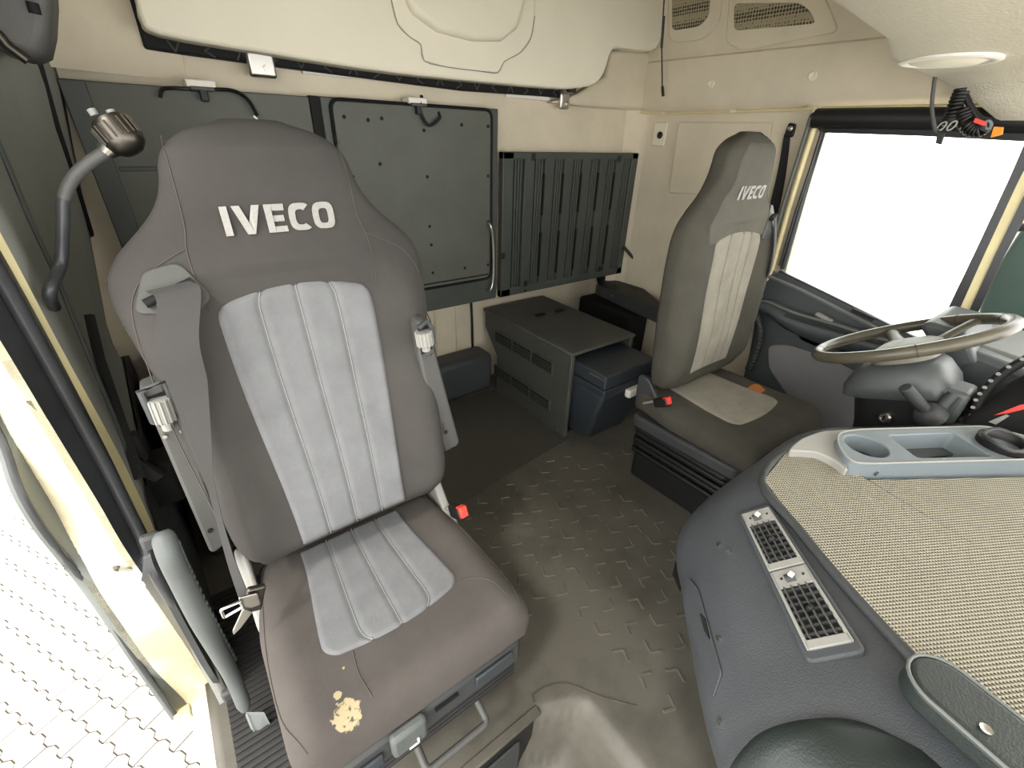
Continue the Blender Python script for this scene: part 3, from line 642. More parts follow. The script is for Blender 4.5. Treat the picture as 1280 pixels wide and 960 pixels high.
# bunk brackets
for k_, (px, py, w_) in enumerate(((327, 74, .078), (709, 122, .055))):
    p = at(px, py, 1, 1.765); bk = root('bunk_bracket', ['shiny steel bunk bracket above the passenger seat', 'shiny steel bunk bracket at the right end of the bunk gap'][k_], 'bracket', p, None)
    bx2('bracket_plate', (p.x-w_/2, 1.795-.02, p.z-.045), (p.x+w_/2, 1.795, p.z+.05), 'metal', bk, .008)
    prism('bracket_arm', [(p.x-w_/2, 1.795-.01, p.z+.0), (p.x-w_/2, 1.795-.05, p.z+.05), (p.x-w_/2, 1.795-.01, p.z+.06)], (w_*.9, 0, 0), 'metal', bk, .006)
    cyl('bolt', (p.x+.01, 1.795-.028, p.z-.022), (p.x+.01, 1.795-.018, p.z-.022), .009, 'metal', bk, 6)
    cyl('pivot', (p.x-w_*.3, 1.795-.05, p.z+.03), (p.x+w_*.4, 1.795-.05, p.z+.03), .012, 'metald', bk, 12)
# board latches on the wall
for k_, (px, py) in enumerate(((250, 102), (521, 124))):
    p = at(px, py, 1, YP-.01); la_ = root('board_latch', ['white plastic latch above the left bunk board', 'white plastic latch above the middle bunk board'][k_], 'latch', p)
    box('latch_body', p+Vector((0, .02, -.005)), (.075, .06, .02), 'white', la_, .004); box('latch_slot', p+Vector((0, -.0, -.018)), (.06, .04, .01), 'grey', la_, .003)
    box('latch_tongue', p+Vector((0, -.008, -.034)), (.02, .02, .03), 'black', la_, .003)
tag(tube('hanging_strap', smooth_path(X(AY(YP-.02), [(200, 122), (203, 112), (215, 110), (250, 112), (290, 113), (310, 125), (322, 145)]), 5), .0055, 'black', None, 6), 'thin black cable arching over the top of the left bunk board', 'cable')
p = at(320, 145, 1, .99); tag(tube('white_hook', smooth_path(X(AY(1.0), [(317, 145), (322, 150), (325, 160), (324, 168), (319, 171)]), 5), .0016, 'white', None, 6), 'tiny pale curved wire on top of the passenger seat headrest', 'wire')
# beige corner shelf moulding right of the bunk
cs = X(AY(1.80), [(762, 64), (776, 62), (822, 66), (824, 75), (806, 130), (802, 138), (735, 134), (686, 128), (720, 118), (757, 95)])
tag(prism('corner_moulding', [Vector((min(p.x, XR-.005), 1.79, p.z)) for p in cs], (0, .05, 0), 'beige', None, .015, seg=3), 'moulded beige corner piece beneath the right end of the bunk', 'trim')
# gas strut on the right of the bunk
gs = root('bunk_strap', 'thin black retaining cable hanging beside the right end of the bunk', 'cable', at(829, 120, 1, 1.60))
tube('cable', X(AY(1.62), [(832, -30), (827, 50), (828, 115)]), .0035, 'black', gs, 6); cyl('cable_end', at(828, 108, 1, 1.62), at(829, 120, 1, 1.62), .007, 'black', gs, 10); tube('sleeve', X(AY(1.62), [(830, 20), (827, 60)]), .006, 'black', gs, 6)
# upper left moulding and grey fixture
lm = [(-60, -60), (62, -60), (66, 0), (64, 40), (58, 68), (40, 77), (0, 64), (-60, 30)]
lf = root('pillar_fixture', 'grey plastic belt housing with a small dark hole, top left corner', 'housing', at(30, 60, 1, 1.28))
prism('housing', X(AY(1.25), lm), (0, .12, 0), 'grey', lf, .02, seg=4)
tube('housing_hole', X(AY(1.247), [(40, 3), (44, 17)]), .0085, 'dark', lf, 10)
tube('housing_fin', X(AY(1.24), [(-5, 40), (10, 58), (35, 76)]), .008, 'metald', lf, 8)
um = []
for i in range(13):
    t = i/12; um.append([Vector((-.14+.08*t+.0, YW+.01, 1.40)), Vector((-.14+.14*t, YW-.02-.0*t, 1.43)), Vector((-.15+.26*t, YW-.05, 1.56)), Vector((-.16+.30*t, YW-.03, 1.97))] if False else [Vector((-.125+.30*t, YW-.10*(1-t)**2, 1.415)), Vector((-.135+.31*t, YW-.13*(1-t)**1.5-.01, 1.47)), Vector((-.14+.28*t, YW-.16*(1-t)**1.5-.02, 1.62)), Vector((-.15+.25*t, YW-.18*(1-t)-.01, 1.98))])
tag(link('upper_corner_lining', mk(*loftm(um, False, False)), 'beige'), 'rounded beige lining in the upper left rear corner', 'lining')
# ================================================================== SEATS
def seat(name, label, cx, y0, zc, ws, ang, driver=False):
    """cx centre, y0 foot of the backrest, zc cushion top, ws width scale, ang recline (degrees)"""
    R = root(name, label, 'seat', (cx, y0-.2, 0))
    fab = M['fab_drv'] if driver else M['fab']; fabc = M['fab_drv'] if driver else M['fab_cush']; vel = M['vel_drv'] if driver else M['vel']
    t_ = math.radians(ang); Uz = Vector((0, math.sin(t_), math.cos(t_))); Uf = Vector((0, -math.cos(t_), math.sin(t_))); O = Vector((cx, y0, zc+.01))
    def B(u, d, v): return O+Vector((u*ws, 0, 0))+Uf*d+Uz*v
    # half width, depth, bolster along the height
    if driver: hs = [(.0, .20), (.03, .225), (.10, .242), (.30, .262), (.48, .268), (.58, .262), (.64, .235), (.69, .185), (.74, .150), (.79, .132), (.84, .118), (.87, .09), (.885, .05)]
    else: hs = [(.05, .175), (.075, .205), (.12, .224), (.28, .236), (.45, .246), (.53, .260), (.60, .272), (.645, .264), (.685, .225), (.725, .176), (.755, .160), (.80, .150), (.835, .132), (.855, .10), (.866, .05)]
    vv = [a for a, b in hs]; ww = [b for a, b in hs]
    nseg = 64; rings = []; vl = []
    v = vv[0]
    while v < vv[-1]:
        vl.append(v); v += .012 if v < .79 else .005
    vl.append(vv[-1])
    def wid(v): 
        w0 = float(np.interp(v, vv, ww))
        if v > vv[-1]-.088: w0 = min(w0+.02, (.152 if not driver else .132)*math.sqrt(max(.02, 1-((v-vv[-1]+.088)/.088)**2.4)))
        return w0
    ws_ = [wid(v) for v in vl]; ws_ = [sum(ws_[max(0, i-2):i+3])/len(ws_[max(0, i-2):i+3]) for i in range(len(ws_))]
    for i, v in enumerate(vl):
        w = ws_[i]; e = min(1, (v-vv[0]+.002)/.035)**.5*min(1, max(.02, (vv[-1]-v)/.05))**.5
        th = (.062 if v < .6 else .062-.022*sst((v-.6)/.12))*max(.12, e)
        bol = .038*(1-sst((v-.50)/.14))*sst(v/.12)
        hd = .018*sst((v-.68)/.08)
        r = []
        for k_ in range(nseg):
            a = 2*math.pi*k_/nseg; c, s = math.cos(a), math.sin(a); n = .72 if v < .66 else .62
            x = w*max(.0, e if v < .05 else 1)*math.copysign(abs(c)**n, c); d = th*math.copysign(abs(s)**.75, s)
            q = abs(x)/.27
            if s > 0: d += bol*math.exp(-((q-.78)/.22)**2)+hd-.012*math.exp(-(x/.13)**2)*(1 if v < .62 else 0)+.010*math.exp(-((v-.22)/.12)**2)*math.exp(-(x/.18)**2)
            r.append(B(x, d, v))
        rings.append(r)
    bk = loftm(rings); bb = bvh_of(bk)
    back = link('backrest', mk(*bk), fab, R, angle=75)
    def D(u, v, off=.002): return drape(bb, B(u, .3, v), -Uf, off, B(u, .05, v))
    # cushion
    cw = .240 if not driver else .245; L = .435 if not driver else .50; rings = []
    N = 44
    for i in range(N+1):
        s = i/N; y = y0+.10-(L+.03)*s*1.0
        fr = s*(L+.03)
        endf = min(1, (L+.03-fr)/.06); endb = min(1, fr/.05); e = (1-(1-endf)**2.2)**.5 if endf < 1 else 1; eb = (1-(1-endb)**2)**.5 if endb < 1 else 1
        w = cw*(1-.13*(1-sst(fr/.22)))*(.86+.14*e)*(.9+.1*eb); H0 = .052 if not driver else .062; ht = H0*max(.05, e)*max(.1, eb)
        zc_ = zc-H0-.016*(1-e)-.0
        crown = -.008*(1-abs(2*s-1))
        r = []
        for k_ in range(56):
            a = 2*math.pi*k_/56; c, sn = math.cos(a), math.sin(a)
            x = w*math.copysign(abs(c)**.62, c); z = ht*math.copysign(abs(sn)**.62, sn)
            if sn > 0: z += .014*math.exp(-((abs(x)/cw-.82)/.16)**2)*eb*e+crown
            r.append(Vector((cx+x*ws, y, zc_+z)))
        rings.append(r)
    cu = loftm(rings); cbv = bvh_of(cu)
    cush = link('cushion', mk(*cu), fabc, R, angle=75)
    def Cc(u, y, off=.002): return drape(cbv, Vector((cx+u*ws, y, zc+.2)), (0, 0, -1), off, Vector((cx+u*ws, y, zc)))
    # quilted insert: grid with stitched channels
    def insert(name, fn, uv, chans, m, nu=56, nv=60):
        P = []
        for j in range(nv+1):
            for i in range(nu+1):
                a = i/nu; b = j/nv; (u, v) = uv(a, b); ed = min(a, 1-a, b, 1-b)
                off = .0065*min(1, ed/.03)**.5-.003*(ed < .001)
                for c_ in chans: off -= .0045*math.exp(-((a-c_)*nu/1.1)**2)
                P.append(fn(u, v, off))
        fs = [(j*(nu+1)+i, j*(nu+1)+i+1, (j+1)*(nu+1)+i+1, (j+1)*(nu+1)+i) for j in range(nv) for i in range(nu)]
        o = link(name, mk(P, fs), m, back if fn is D else cush, angle=80)
        for c_ in chans: tube('channel_stitch', [fn(*uv(c_, .01+.98*j/24), .0035) for j in range(25)], .0011, 'stitch' if not driver else 'vel_drv', o, 4)
        return o
    def uvb(a, b):
        v = .075+.50*b; hw = .113+.022*sst(b*1.15); r = .035
        if b > .93: hw -= .030*(1-math.sqrt(max(0, 1-((b-.93)/.07)**2)))
        if b < .02: pass
        u = (2*a-1)*hw-.004; return u, v+.016*b*(1-(2*a-1)**2)
    insert('backrest_insert', D, uvb, (.25, .5, .75) if not driver else (.33, .62, .8), vel)
    y1 = y0+.055; y2 = y0-.228 if not driver else y0-.30
    def uvc(a, b):
        w = .118+.026*sst(b); 
        if b > .86: w -= .045*(1-math.sqrt(max(0, 1-((b-.86)/.14)**2)))
        return (2*a-1)*w-.004, y1+(y2-y1)*b-.012*b*(1-(2*a-1)**2)
    insert('cushion_insert', Cc, uvc, (.25, .5, .75) if not driver else (), vel)
    # seams of the cover
    def seam(name, fn, pts, par, r=.0012): tube(name, [fn(u, v, .0006) for u, v in pts], r, 'seam', par, 4)
    def lp(pts, k=8): return [(p.x, p.y) for p in smooth_path([(a, b, 0) for a, b in pts], k)]
    if not driver:
        for s in (-1, 1):
            seam('cover_seam', D, lp([(s*.135, .83), (s*.138, .76), (s*.142, .70), (s*.150, .66), (s*.150, .60), (s*.143, .56)]), back)
            seam('cover_seam', D, lp([(s*.150, .665), (s*.19, .645), (s*.225, .62), (s*.248, .56), (s*.25, .40), (s*.235, .2)]), back)
        seam('cover_seam', Cc, lp([(.05, y2-.006), (.14, y2+.01), (.19, y2-.03), (.20, y2-.08)]), cush)
        seam('cover_seam', Cc, lp([(-.10, y2-.004), (-.105, y2-.05), (-.10, y2-.10)]), cush)
        for s in (-1, 1): seam('cover_seam', Cc, lp([(s*.214, y0-.02), (s*.232, y0-.14), (s*.234, y0-.26), (s*.212, y0-.34)]), cush)
    else:
        # light strip down the middle of the cover, up over the headrest
        def uvh(a, b):
            v = .56+.30*b; hw = float(np.interp(v, [.56, .62, .66, .72, .80, .86], [.20, .19, .155, .112, .104, .082]))
            if b > .9: hw -= .02*(1-math.sqrt(max(0, 1-((b-.9)/.1)**2)))
            return (2*a-1)*hw+.012, v
        P = []; nu, nv = 30, 40
        for j in range(nv+1):
            for i in range(nu+1): u, v = uvh(i/nu, j/nv); P.append(D(u, v, .003 if 0 < i < nu and 0 < j < nv else -.002))
        link('headrest_front', mk(P, [(j*(nu+1)+i, j*(nu+1)+i+1, (j+1)*(nu+1)+i+1, (j+1)*(nu+1)+i) for j in range(nv) for i in range(nu)]), 'fab_mid', back, label='mid-grey fabric strip down the front of the headrest', angle=80)
        P = [Cc(.155+.03*math.cos(a)*(1+.3*math.sin(3*a)), y0-.19+.035*math.sin(a)*(1+.2*math.cos(2*a)), .002) for a in [2*math.pi*i/14 for i in range(14)]]
        prism('torn_patch', P, (0, 0, -.002), 'copper', cush, 0, label='torn brown foam patch in the cover')
    # embroidered lettering
    Lt, tot = letters('IVECO'); H = .050; Wd = .184 if not driver else .150; H = .048 if not driver else .044
    uc = .004 if not driver else .018; vb = .678 if not driver else .688; V = []; Fs = []
    for (x, w, polys) in Lt:
        for P in polys:
            pts = [D(uc-Wd/2+(x+a)/tot*Wd, vb+b*H+.008*(x+a)/tot*0, .0035 if not driver else .006) for a, b in P]
            n = len(V); V += pts+[p-Uf*.003 for p in pts]; q = len(pts)
            Fs += [tuple(range(n, n+q)), tuple(range(n+2*q-1, n+q-1, -1))]+[(n+i, n+(i+1) % q, n+q+(i+1) % q, n+q+i) for i in range(q)]
    link('lettering', mk(V, Fs), 'silver', back, smooth=False, label='silver-grey embroidered capitals reading IVECO')
    # belt guide on the outboard shoulder
    s = 1 if driver else -1
    pl = [(s*.24, .575), (s*.215, .635), (s*.165, .645), (s*.135, .585), (s*.165, .56)] if not driver else [(.215, .60), (.205, .655), (.165, .66), (.145, .60), (.13, .545), (.165, .545)]
    pl = [(p.x, p.y) for p in rnd([Vector((a, b, 0)) for a, b in pl], .012, 3)]
    P = [D(u, v, .007) for u, v in pl]
    gd_ = prism('belt_guide', P, -Uf*.02, 'guide', back, .003)
    sl = [(s*.222, .585), (s*.155, .612)] if not driver else [(.16, .615), (.20, .622)]
    a, b = [D(u, v, .011) for u, v in sl]
    tube('belt_slot', [a, b], .010, 'dark', gd_, 10, flat=.7)
    # metal carrier, side trims and base
    zb = zc-.125
    prism('seat_pan', rnd([(cx-.22*ws, y0+.09, zb), (cx+.22*ws, y0+.09, zb), (cx+.205*ws, y0-L+.13, zb), (cx-.205*ws, y0-L+.13, zb)], .04), (0, 0, -.055), 'plast' , R, .012)
    for i in range(5):
        w2_ = .205-.006*(i % 2); prism('bellows_fold', rnd([(cx-w2_*ws, y0+.08, zb-.06-i*.026), (cx+w2_*ws, y0+.08, zb-.06-i*.026), (cx+w2_*ws*.97, y0-L+.16, zb-.06-i*.026), (cx-w2_*ws*.97, y0-L+.16, zb-.06-i*.026)], .03), (0, 0, -.020), 'black', R, .006)
    prism('base_frame', rnd([(cx-.19*ws, y0+.07, .0), (cx+.19*ws, y0+.07, .0), (cx+.18*ws, y0-L+.19, .0), (cx-.18*ws, y0-L+.19, .0)], .03), (0, 0, max(.03, zb-.19)), 'dark', R, .006)
    # recliner plates and buckle
    rx_ = .215 if not driver else .208
    for s2 in (-1, 1):
        q = [(cx+s2*rx_, y0+.09, zc-.10), (cx+s2*rx_, y0-.04, zc-.09), (cx+s2*rx_, y0-.055, zc-.045), (cx+s2*rx_, y0+.0, zc-.01), (cx+s2*rx_, y0+.05, zc+.05), (cx+s2*rx_, y0+.10, zc+.05)]
        prism('recliner_cover', rnd(q, .02), (s2*.022, 0, 0), 'greyl' if not driver else 'plast', R, .006)
    si = -s; xb = cx+si*(.226 if not driver else .245)*ws
    st_ = tube('buckle_stalk', [(xb, y0+.02, zc-.03), (xb+si*.004, y0-.03, zc+.004)], .011, 'greyl', R, 8, flat=.5)
    bkx = box('buckle', (xb+si*.005, y0-.055, zc+.012), (.026, .062, .034), 'black', R, .006, Matrix.Rotation(-.5, 3, 'X'))
    box('buckle_button', (xb+si*.005, y0-.076, zc+.030), (.020, .024, .028), 'red', bkx, .003, Matrix.Rotation(-.5, 3, 'X'), label='red release button')
    return R, D, Cc, B, O, Uf, Uz, back, cush, bb
RS = seat('passenger_chair', 'large grey passenger seat in the foreground with stained cushion and raised armrests', .170, .78, .46, 1.0, 15)
R1, D1, C1, B1, O1, Uf1, Uz1, back1, cush1, BB1 = RS
pS = at(434, 893, 2, .452); add_spots(M['fab_cush'], [(tuple(pS), .046), (tuple(pS+Vector((-.004, .035, 0))), .016), (tuple(pS+Vector((-.03, .01, 0))), .012), (tuple(pS+Vector((.02, .075, 0))), .007)], (172, 158, 124), 130, .40)
RD = seat('driver_chair', 'grey driver seat with worn cushion behind the steering wheel', 1.585, .84, .44, 1.10, 1.5, True)
# passenger seat front trim, lever, bar
fy = .418
tb = box('front_trim', (.172, fy+.022, .330), (.405, .04, .075), 'plast', R1, .012)
box('trim_slot', (.30, fy-.002, .345), (.09, .008, .03), 'cool', R1, .003); box('trim_slot', (.19, fy-.002, .352), (.05, .006, .005), 'black', R1, 0); box('trim_slot', (.03, fy-.002, .325), (.06, .008, .03), 'cool', R1, .003)
lv = box('seat_lever', (.108, fy-.008, .352), (.068, .022, .062), 'handle', R1, .008, label='light grey adjustment lever with an L-shaped mark')
box('lever_mark', (.112, fy-.021, .332), (.020, .002, .004), 'white', lv, 0); box('lever_mark', (.120, fy-.021, .339), (.004, .002, .016), 'white', lv, 0)
tube('slide_bar', rnd([(.125, fy+.06, .26), (.125, fy-.03, .225), (.265, fy-.03, .225), (.265, fy+.06, .26)], .012, 4)[3:-3], .0075, 'grey', R1, 8)
for i in range(3): tube('bellows_ridge', [(-.01, fy+.012, .285-i*.016), (.36, fy+.012, .285-i*.016)], .006, 'black', R1, 6)
# passenger belt: webbing from the guide to the anchor at the left of the cushion
bt = root('passenger_seat_belt', 'grey shoulder belt hanging from the guide of the front passenger seat', 'seat belt', at(300, 760, 1, .74))
def near(px, py, y):
    a = at(px, py, 1, y); d = Vector(ray(px, py)).normalized(); best = a
    for du in (-.02, 0, .02):
        h = BB1.ray_cast(Vector(CAM), (a+Vector((du, 0, 0))-Vector(CAM)).normalized())
        if h[0] is not None and (h[0]-Vector(CAM)).length-.035 < (best-Vector(CAM)).length: best = Vector(CAM)+d*((h[0]-Vector(CAM)).length-.035)
    return best
ctr = [Vector(D1(-.187, .606, .018)), Vector(D1(-.180, .585, .03))]+[near(x, y, d_y) for x, y, d_y in ((222, 432, .865), (236, 482, .835), (250, 545, .80), (262, 600, .77), (274, 650, .74), (288, 700, .71), (304, 745, .68))]
wd = [.030, .030, .029, .026, .016, .006, .005, .007, .010]; C_ = smooth_path(ctr, 5); Wd_ = np.interp(np.linspace(0, 8, len(C_)), range(9), wd)
ax_ = [Vector((math.cos(a), -math.sin(a)*.5, .12)) for a in np.interp(np.linspace(0, 8, len(C_)), range(9), [0, 0, .05, .1, .2, .3, .5, .6, .7])]
ribbon('webbing', [c-a*w_ for c, a, w_ in zip(C_, ax_, Wd_)], [c+a*w_ for c, a, w_ in zip(C_, ax_, Wd_)], 'belt', bt, .0022)
q = at(318, 748, 1, .675)
box('anchor_plate', q, (.03, .012, .055), 'metald', bt, .004, Matrix.Rotation(.35, 3, 'Y')); 
tg = rnd(X(AY(.655), [(276, 762), (300, 752), (304, 758), (280, 772)]), .003, 2); tube('belt_tongue', tg, .0028, 'metal', bt, 6, closed=True)
prism('tongue_plate', rnd(X(AY(.66), [(298, 748), (322, 742), (326, 756), (304, 764)]), .004), (0, .004, 0), 'metal', bt, .001)
prism('latch_blade', rnd(X(AY(.655), [(304, 762), (316, 765), (301, 785), (292, 794), (291, 790)]), .003), (0, .004, 0), 'metal', bt, .001)
# driver belt
bd = root('driver_seat_belt', 'thin grey belt falling from the guide on the driver seat shoulder', 'seat belt', (1.78, .80, .5))
D2 = RD[1]; cc = [Vector(D2(.185, .615, .02)), Vector(D2(.19, .52, .015)), Vector(D2(.205, .42, .01)), Vector((1.585+.25*1.1, .80, .78)), Vector((1.585+.262*1.1, .82, .60)), Vector((1.585+.262*1.1, .85, .42))]
cc = smooth_path(cc, 5); ribbon('webbing', [c-Vector((.016, 0, 0)) for c in cc], [c+Vector((.016, .008, 0)) for c in cc], 'belt', bd, .003)
c_ = at(938, 343, 1, .80); box('belt_tongue', c_, (.045, .006, .03), 'metal', bd, .003, Matrix.Rotation(.4, 3, 'Y')); tube('tongue_pin', [c_, at(952, 333, 1, .80)], .003, 'metal', bd, 6)
box('pillar_knob', at(952, 292, 0, XR-.03), (.05, .04, .03), 'black', wr, .008)
# folded-up armrests of the passenger seat
def armrest(poly, y, dz, lab, knob):
    P = X(AY(y), poly); r = prism('armrest', P, (0, .045, 0), 'grey', R1, .006, label=lab)
    k_ = X(AY(y-.008), knob['frame']); tube('knob_bracket', [k_[i] for i in range(len(k_))], .006, 'plast', r, 8)
    a, b = X(AY(y-.006), knob['knob']); n = (b-a).normalized()
    prism('knob_recess', X(AY(y-.001), knob['rec']), (0, .004, 0), 'dark', r, 0)
    cyl('tilt_knob', a, a+(b-a)*.72, .0165, 'greyl', r, 14, .003); cyl('knob_neck', a+(b-a)*.72, b, .009, 'greyl', r, 10)
    x_ = n.orthogonal().normalized(); y_ = n.cross(x_)
    for i in range(14):
        an = 2*math.pi*i/14; o_ = (x_*math.cos(an)+y_*math.sin(an))*.0165; tube('knob_ridge', [a+o_, a+(b-a)*.7+o_], .002, 'greyl', r, 4)
    for px, py in knob['scr']: c = at(px, py, 1, y-.001); cyl('screw', c, c+Vector((0, -.004, 0)), .0035, 'metal', r, 8)
    px, py = knob['hole']; c = at(px, py, 1, y-.001); cyl('hole', c, c+Vector((0, -.002, 0)), .005, 'dark', r, 10)
armrest([(173, 488), (204, 476), (214, 505), (228, 520), (286, 678), (268, 692), (262, 690), (193, 530)], .845, 0, 'grey left armrest, folded up beside the backrest',
        dict(frame=[(193, 528), (175, 490), (206, 477), (222, 515)], knob=[(197, 498), (211, 536)], rec=[(184, 497), (207, 488), (224, 524), (200, 534)], scr=[(206, 545), (227, 538)], hole=(263, 663)))
armrest([(523, 404), (532, 399), (540, 405), (545, 440), (575, 552), (572, 558), (556, 566), (540, 520), (524, 445)], .79, 0, 'grey right armrest, folded up beside the backrest',
        dict(frame=[(523, 410), (533, 401), (540, 410), (541, 430)], knob=[(529, 414), (533, 438)], rec=[(523, 410), (536, 406), (541, 436), (527, 444)], scr=[(530, 446), (540, 443)], hole=(557, 540)))
# ================================================================== VENTED BOX AND COOL BOX
vb_ = root('vented_box', 'dark grey box with six louvred vents standing between the seats', 'box', (1.52, 1.55, 0))
bx0, bx1, by0, by1, bz = 1.312, 1.735, 1.272, 1.85, .455
side = [(bx0, by0, .0), (bx0, by0, bz-.012), (bx0, 1.97, bz-.0), (bx0, 1.97, bz-.10), (bx0, by1, bz-.24), (bx0, by1, .0)]
prism('side_wall', side, (.012, 0, 0), 'box', vb_, .003); prism('side_wall', [(bx1-.012, y, z) for x, y, z in side], (.012, 0, 0), 'box', vb_, .003)
bx2('lid', (bx0-.008, by0-.01, bz-.012), (bx1+.008, 1.985, bz+.006), 'box', vb_, .009)
bx2('front_frame', (bx0-.002, by0-.006, .0), (bx0+.022, by0+.01, bz-.012), 'box', vb_, .005); bx2('front_frame', (bx1-.02, by0-.004, .0), (bx1, by0+.01, bz-.012), 'box', vb_, .004)
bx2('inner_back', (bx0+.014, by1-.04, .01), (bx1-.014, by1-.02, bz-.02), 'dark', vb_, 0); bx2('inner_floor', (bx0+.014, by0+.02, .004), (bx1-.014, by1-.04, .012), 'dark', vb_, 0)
def vent(ya, yb, zc_, h):
    L3 = (yb-ya)
    for i in range(3):
        y0_ = ya+L3*i/3; y1_ = ya+L3*(i+1)/3-.004
        v_ = bx2('louvre_frame', (bx0-.010, y0_, zc_-h/2), (bx0+.002, y1_, zc_+h/2), 'box', vb_, .002)
        bx2('louvre_back', (bx0-.0112, y0_+.005, zc_-h/2+.005), (bx0-.0098, y1_-.005, zc_+h/2-.005), 'dark', v_, 0)
        for k_ in range(4): z_ = zc_-h/2+.010+k_*(h-.016)/4; bx2('louvre', (bx0-.0150, y0_+.005, z_), (bx0-.0112, y1_-.005, z_+.0038), 'box', v_, .0015)
va = at(691, 460, 0, bx0); vc = at(621, 425, 0, bx0); vd = at(687, 508, 0, bx0); ve = at(620, 465, 0, bx0)
vent(va.y-.005, vc.y+.01, (va.z+vc.z)/2+.012, .066); vent(vd.y-.005, ve.y+.01, (vd.z+ve.z)/2+.012, .066)
for px, py in ((619, 482), (694, 534)): p = at(px, py, 0, bx0); cyl('screw', p, p+Vector((-.004, 0, 0)), .008, 'metal', vb_, 10)
for px, py in ((674, 393), (698, 388)): p = at(px, py, 2, bz+.006); prism('lid_clip', [p+Vector((-.03, 0, 0)), p+Vector((.03, .006, 0)), p+Vector((.03, -.02, 0)), p+Vector((0, -.028, 0)), p+Vector((-.03, -.02, 0))], (0, 0, .006), 'black', vb_, .002)
ck = root('cool_box', 'dark navy cool box with a pale latch, pulled out of the vented box', 'cool box', (1.56, 1.25, 0))
cx0, cx1 = 1.355, 1.70; yt, yb_ = 1.095, 1.165; zl = .36
def wedge(z0_, z1_, g0, g1, name, m, par, bev):
    yf = lambda z: yb_+(yt-yb_)*min(1, (z-.0)/.30)
    q = [(cx0-g0, yf(z0_)-g0, z0_), (cx1+g0, yf(z0_)-g0, z0_), (cx1+g0, 1.75, z0_), (cx0-g0, 1.75, z0_)]; r = [(cx0-g1, yf(z1_)-g1, z1_), (cx1+g1, yf(z1_)-g1, z1_), (cx1+g1, 1.75, z1_), (cx0-g1, 1.75, z1_)]
    return link(name, mk(q+r, [(0, 1, 2, 3), (4, 5, 6, 7), (0, 1, 5, 4), (1, 2, 6, 5), (2, 3, 7, 6), (3, 0, 4, 7)]), m, par, bevel=bev, seg=3)
q = [(cx0+.035, 1.19, .006), (cx1-.06, 1.18, .006), (cx1-.03, 1.75, .006), (cx0+.0, 1.75, .006), (cx0, yt+.0, .30), (cx1, yt, .30), (cx1, 1.75, .30), (cx0, 1.75, .30)]
link('tub', mk([Vector(a) for a in q], [(0, 1, 2, 3), (4, 5, 6, 7), (0, 1, 5, 4), (1, 2, 6, 5), (2, 3, 7, 6), (3, 0, 4, 7)]), 'cool', ck, bevel=.016, seg=3)
wedge(.298, .335, .004, .006, 'collar', 'cool', ck, .006); wedge(.340, .405, .005, .002, 'lid', 'cool', ck, .009)
bx2('lid_gap', (cx0+.004, yt+.002, .333), (cx1-.004, 1.70, .342), 'dark', ck, 0)
p = at(792, 489, 1, yt-.015); box('latch', p+Vector((.0, 0, .0)), (.095, .034, .042), 'white', ck, .010, label='pale plastic latch', seg=3)
tube('hinge_bar', X(AX(cx0-.008), [(737, 466), (757, 477)]), .005, 'grey', ck, 8)
key_ = at(804, 515, 2, .03); tag(tube('hanging_key', [key_+Vector((0, 0, .03)), key_+Vector((0, 0, .0)), key_+Vector((.004, -.004, -.026))], .006, 'copper', None, 8), 'small brass-coloured pin on the floor between cool box and driver seat', 'pin')
# ================================================================== ENGINE CONSOLE
cn = root('center_console', 'large dark grey dashboard console with woven mat, air vents and hatch', 'console', (1.0, .1, 0))
R_ = [
 [(1300, 520, .702), (1290, 512, .700), (1290, 505, .69), (1285, 500, .66)],
 [(1170, 548, .702), (1165, 541, .700), (1160, 534, .68), (1155, 530, .60)],
 [(1045, 556, .702), (1035, 548, .698), (1025, 541, .68), (1012, 540, .60)],
 [(985, 562, .700), (972, 565, .694), (955, 572, .675), (935, 588, .60)],
 [(955, 600, .70), (927, 610, .675), (896, 625, .635), (862, 647, .56)],
 [(1000, 655, .70), (958, 668, .672), (905, 690, .63), (866, 715, .55)],
 [(1050, 715, .70), (990, 738, .672), (930, 762, .625), (880, 788, .54)],
 [(1100, 770, .70), (1030, 800, .675), (960, 825, .625), (893, 850, .535)],
 [(1150, 822, .70), (1080, 855, .68), (990, 885, .63), (912, 915, .53)],
 [(1215, 890, .70), (1140, 925, .68), (1045, 965, .63), (945, 1000, .53)],
 [(1330, 1010, .70), (1240, 1060, .68), (1130, 1110, .63), (1010, 1150, .53)]]
rows = []
for i, r in enumerate(R_):
    P = [at(x, y, 2, z) for x, y, z in r]; out = (P[3]-P[0]); out.z = 0; out = out.normalized() if out.length > .01 else Vector((-.5, .8, 0))
    if i < 3: out = Vector((.2, 1, 0)).normalized()
    if i == 3: out = Vector((-.5, .85, 0)).normalized()
    q = P[3]; P += [q+out*.006+Vector((0, 0, -.07)), q-out*.055+Vector((0, 0, -.2)), q-out*.15+Vector((0, 0, -.36)), Vector((q.x, q.y, .01))-out*.20]
    inn = P[0]-out*.06; rows.append([inn]+P)
nC = len(rows[0]); sm = []
cols = []
for j in range(nC): cols.append(smooth_path([r[j] for r in rows], 5))
sm = []
for i in range(len(cols[0])): sm.append(smooth_path([c[i] for c in cols], 4))
cl_ = loftm(sm, False, False); cvb = bvh_of(cl_)
link('console_body', mk(*cl_), 'plastb', cn, angle=70)
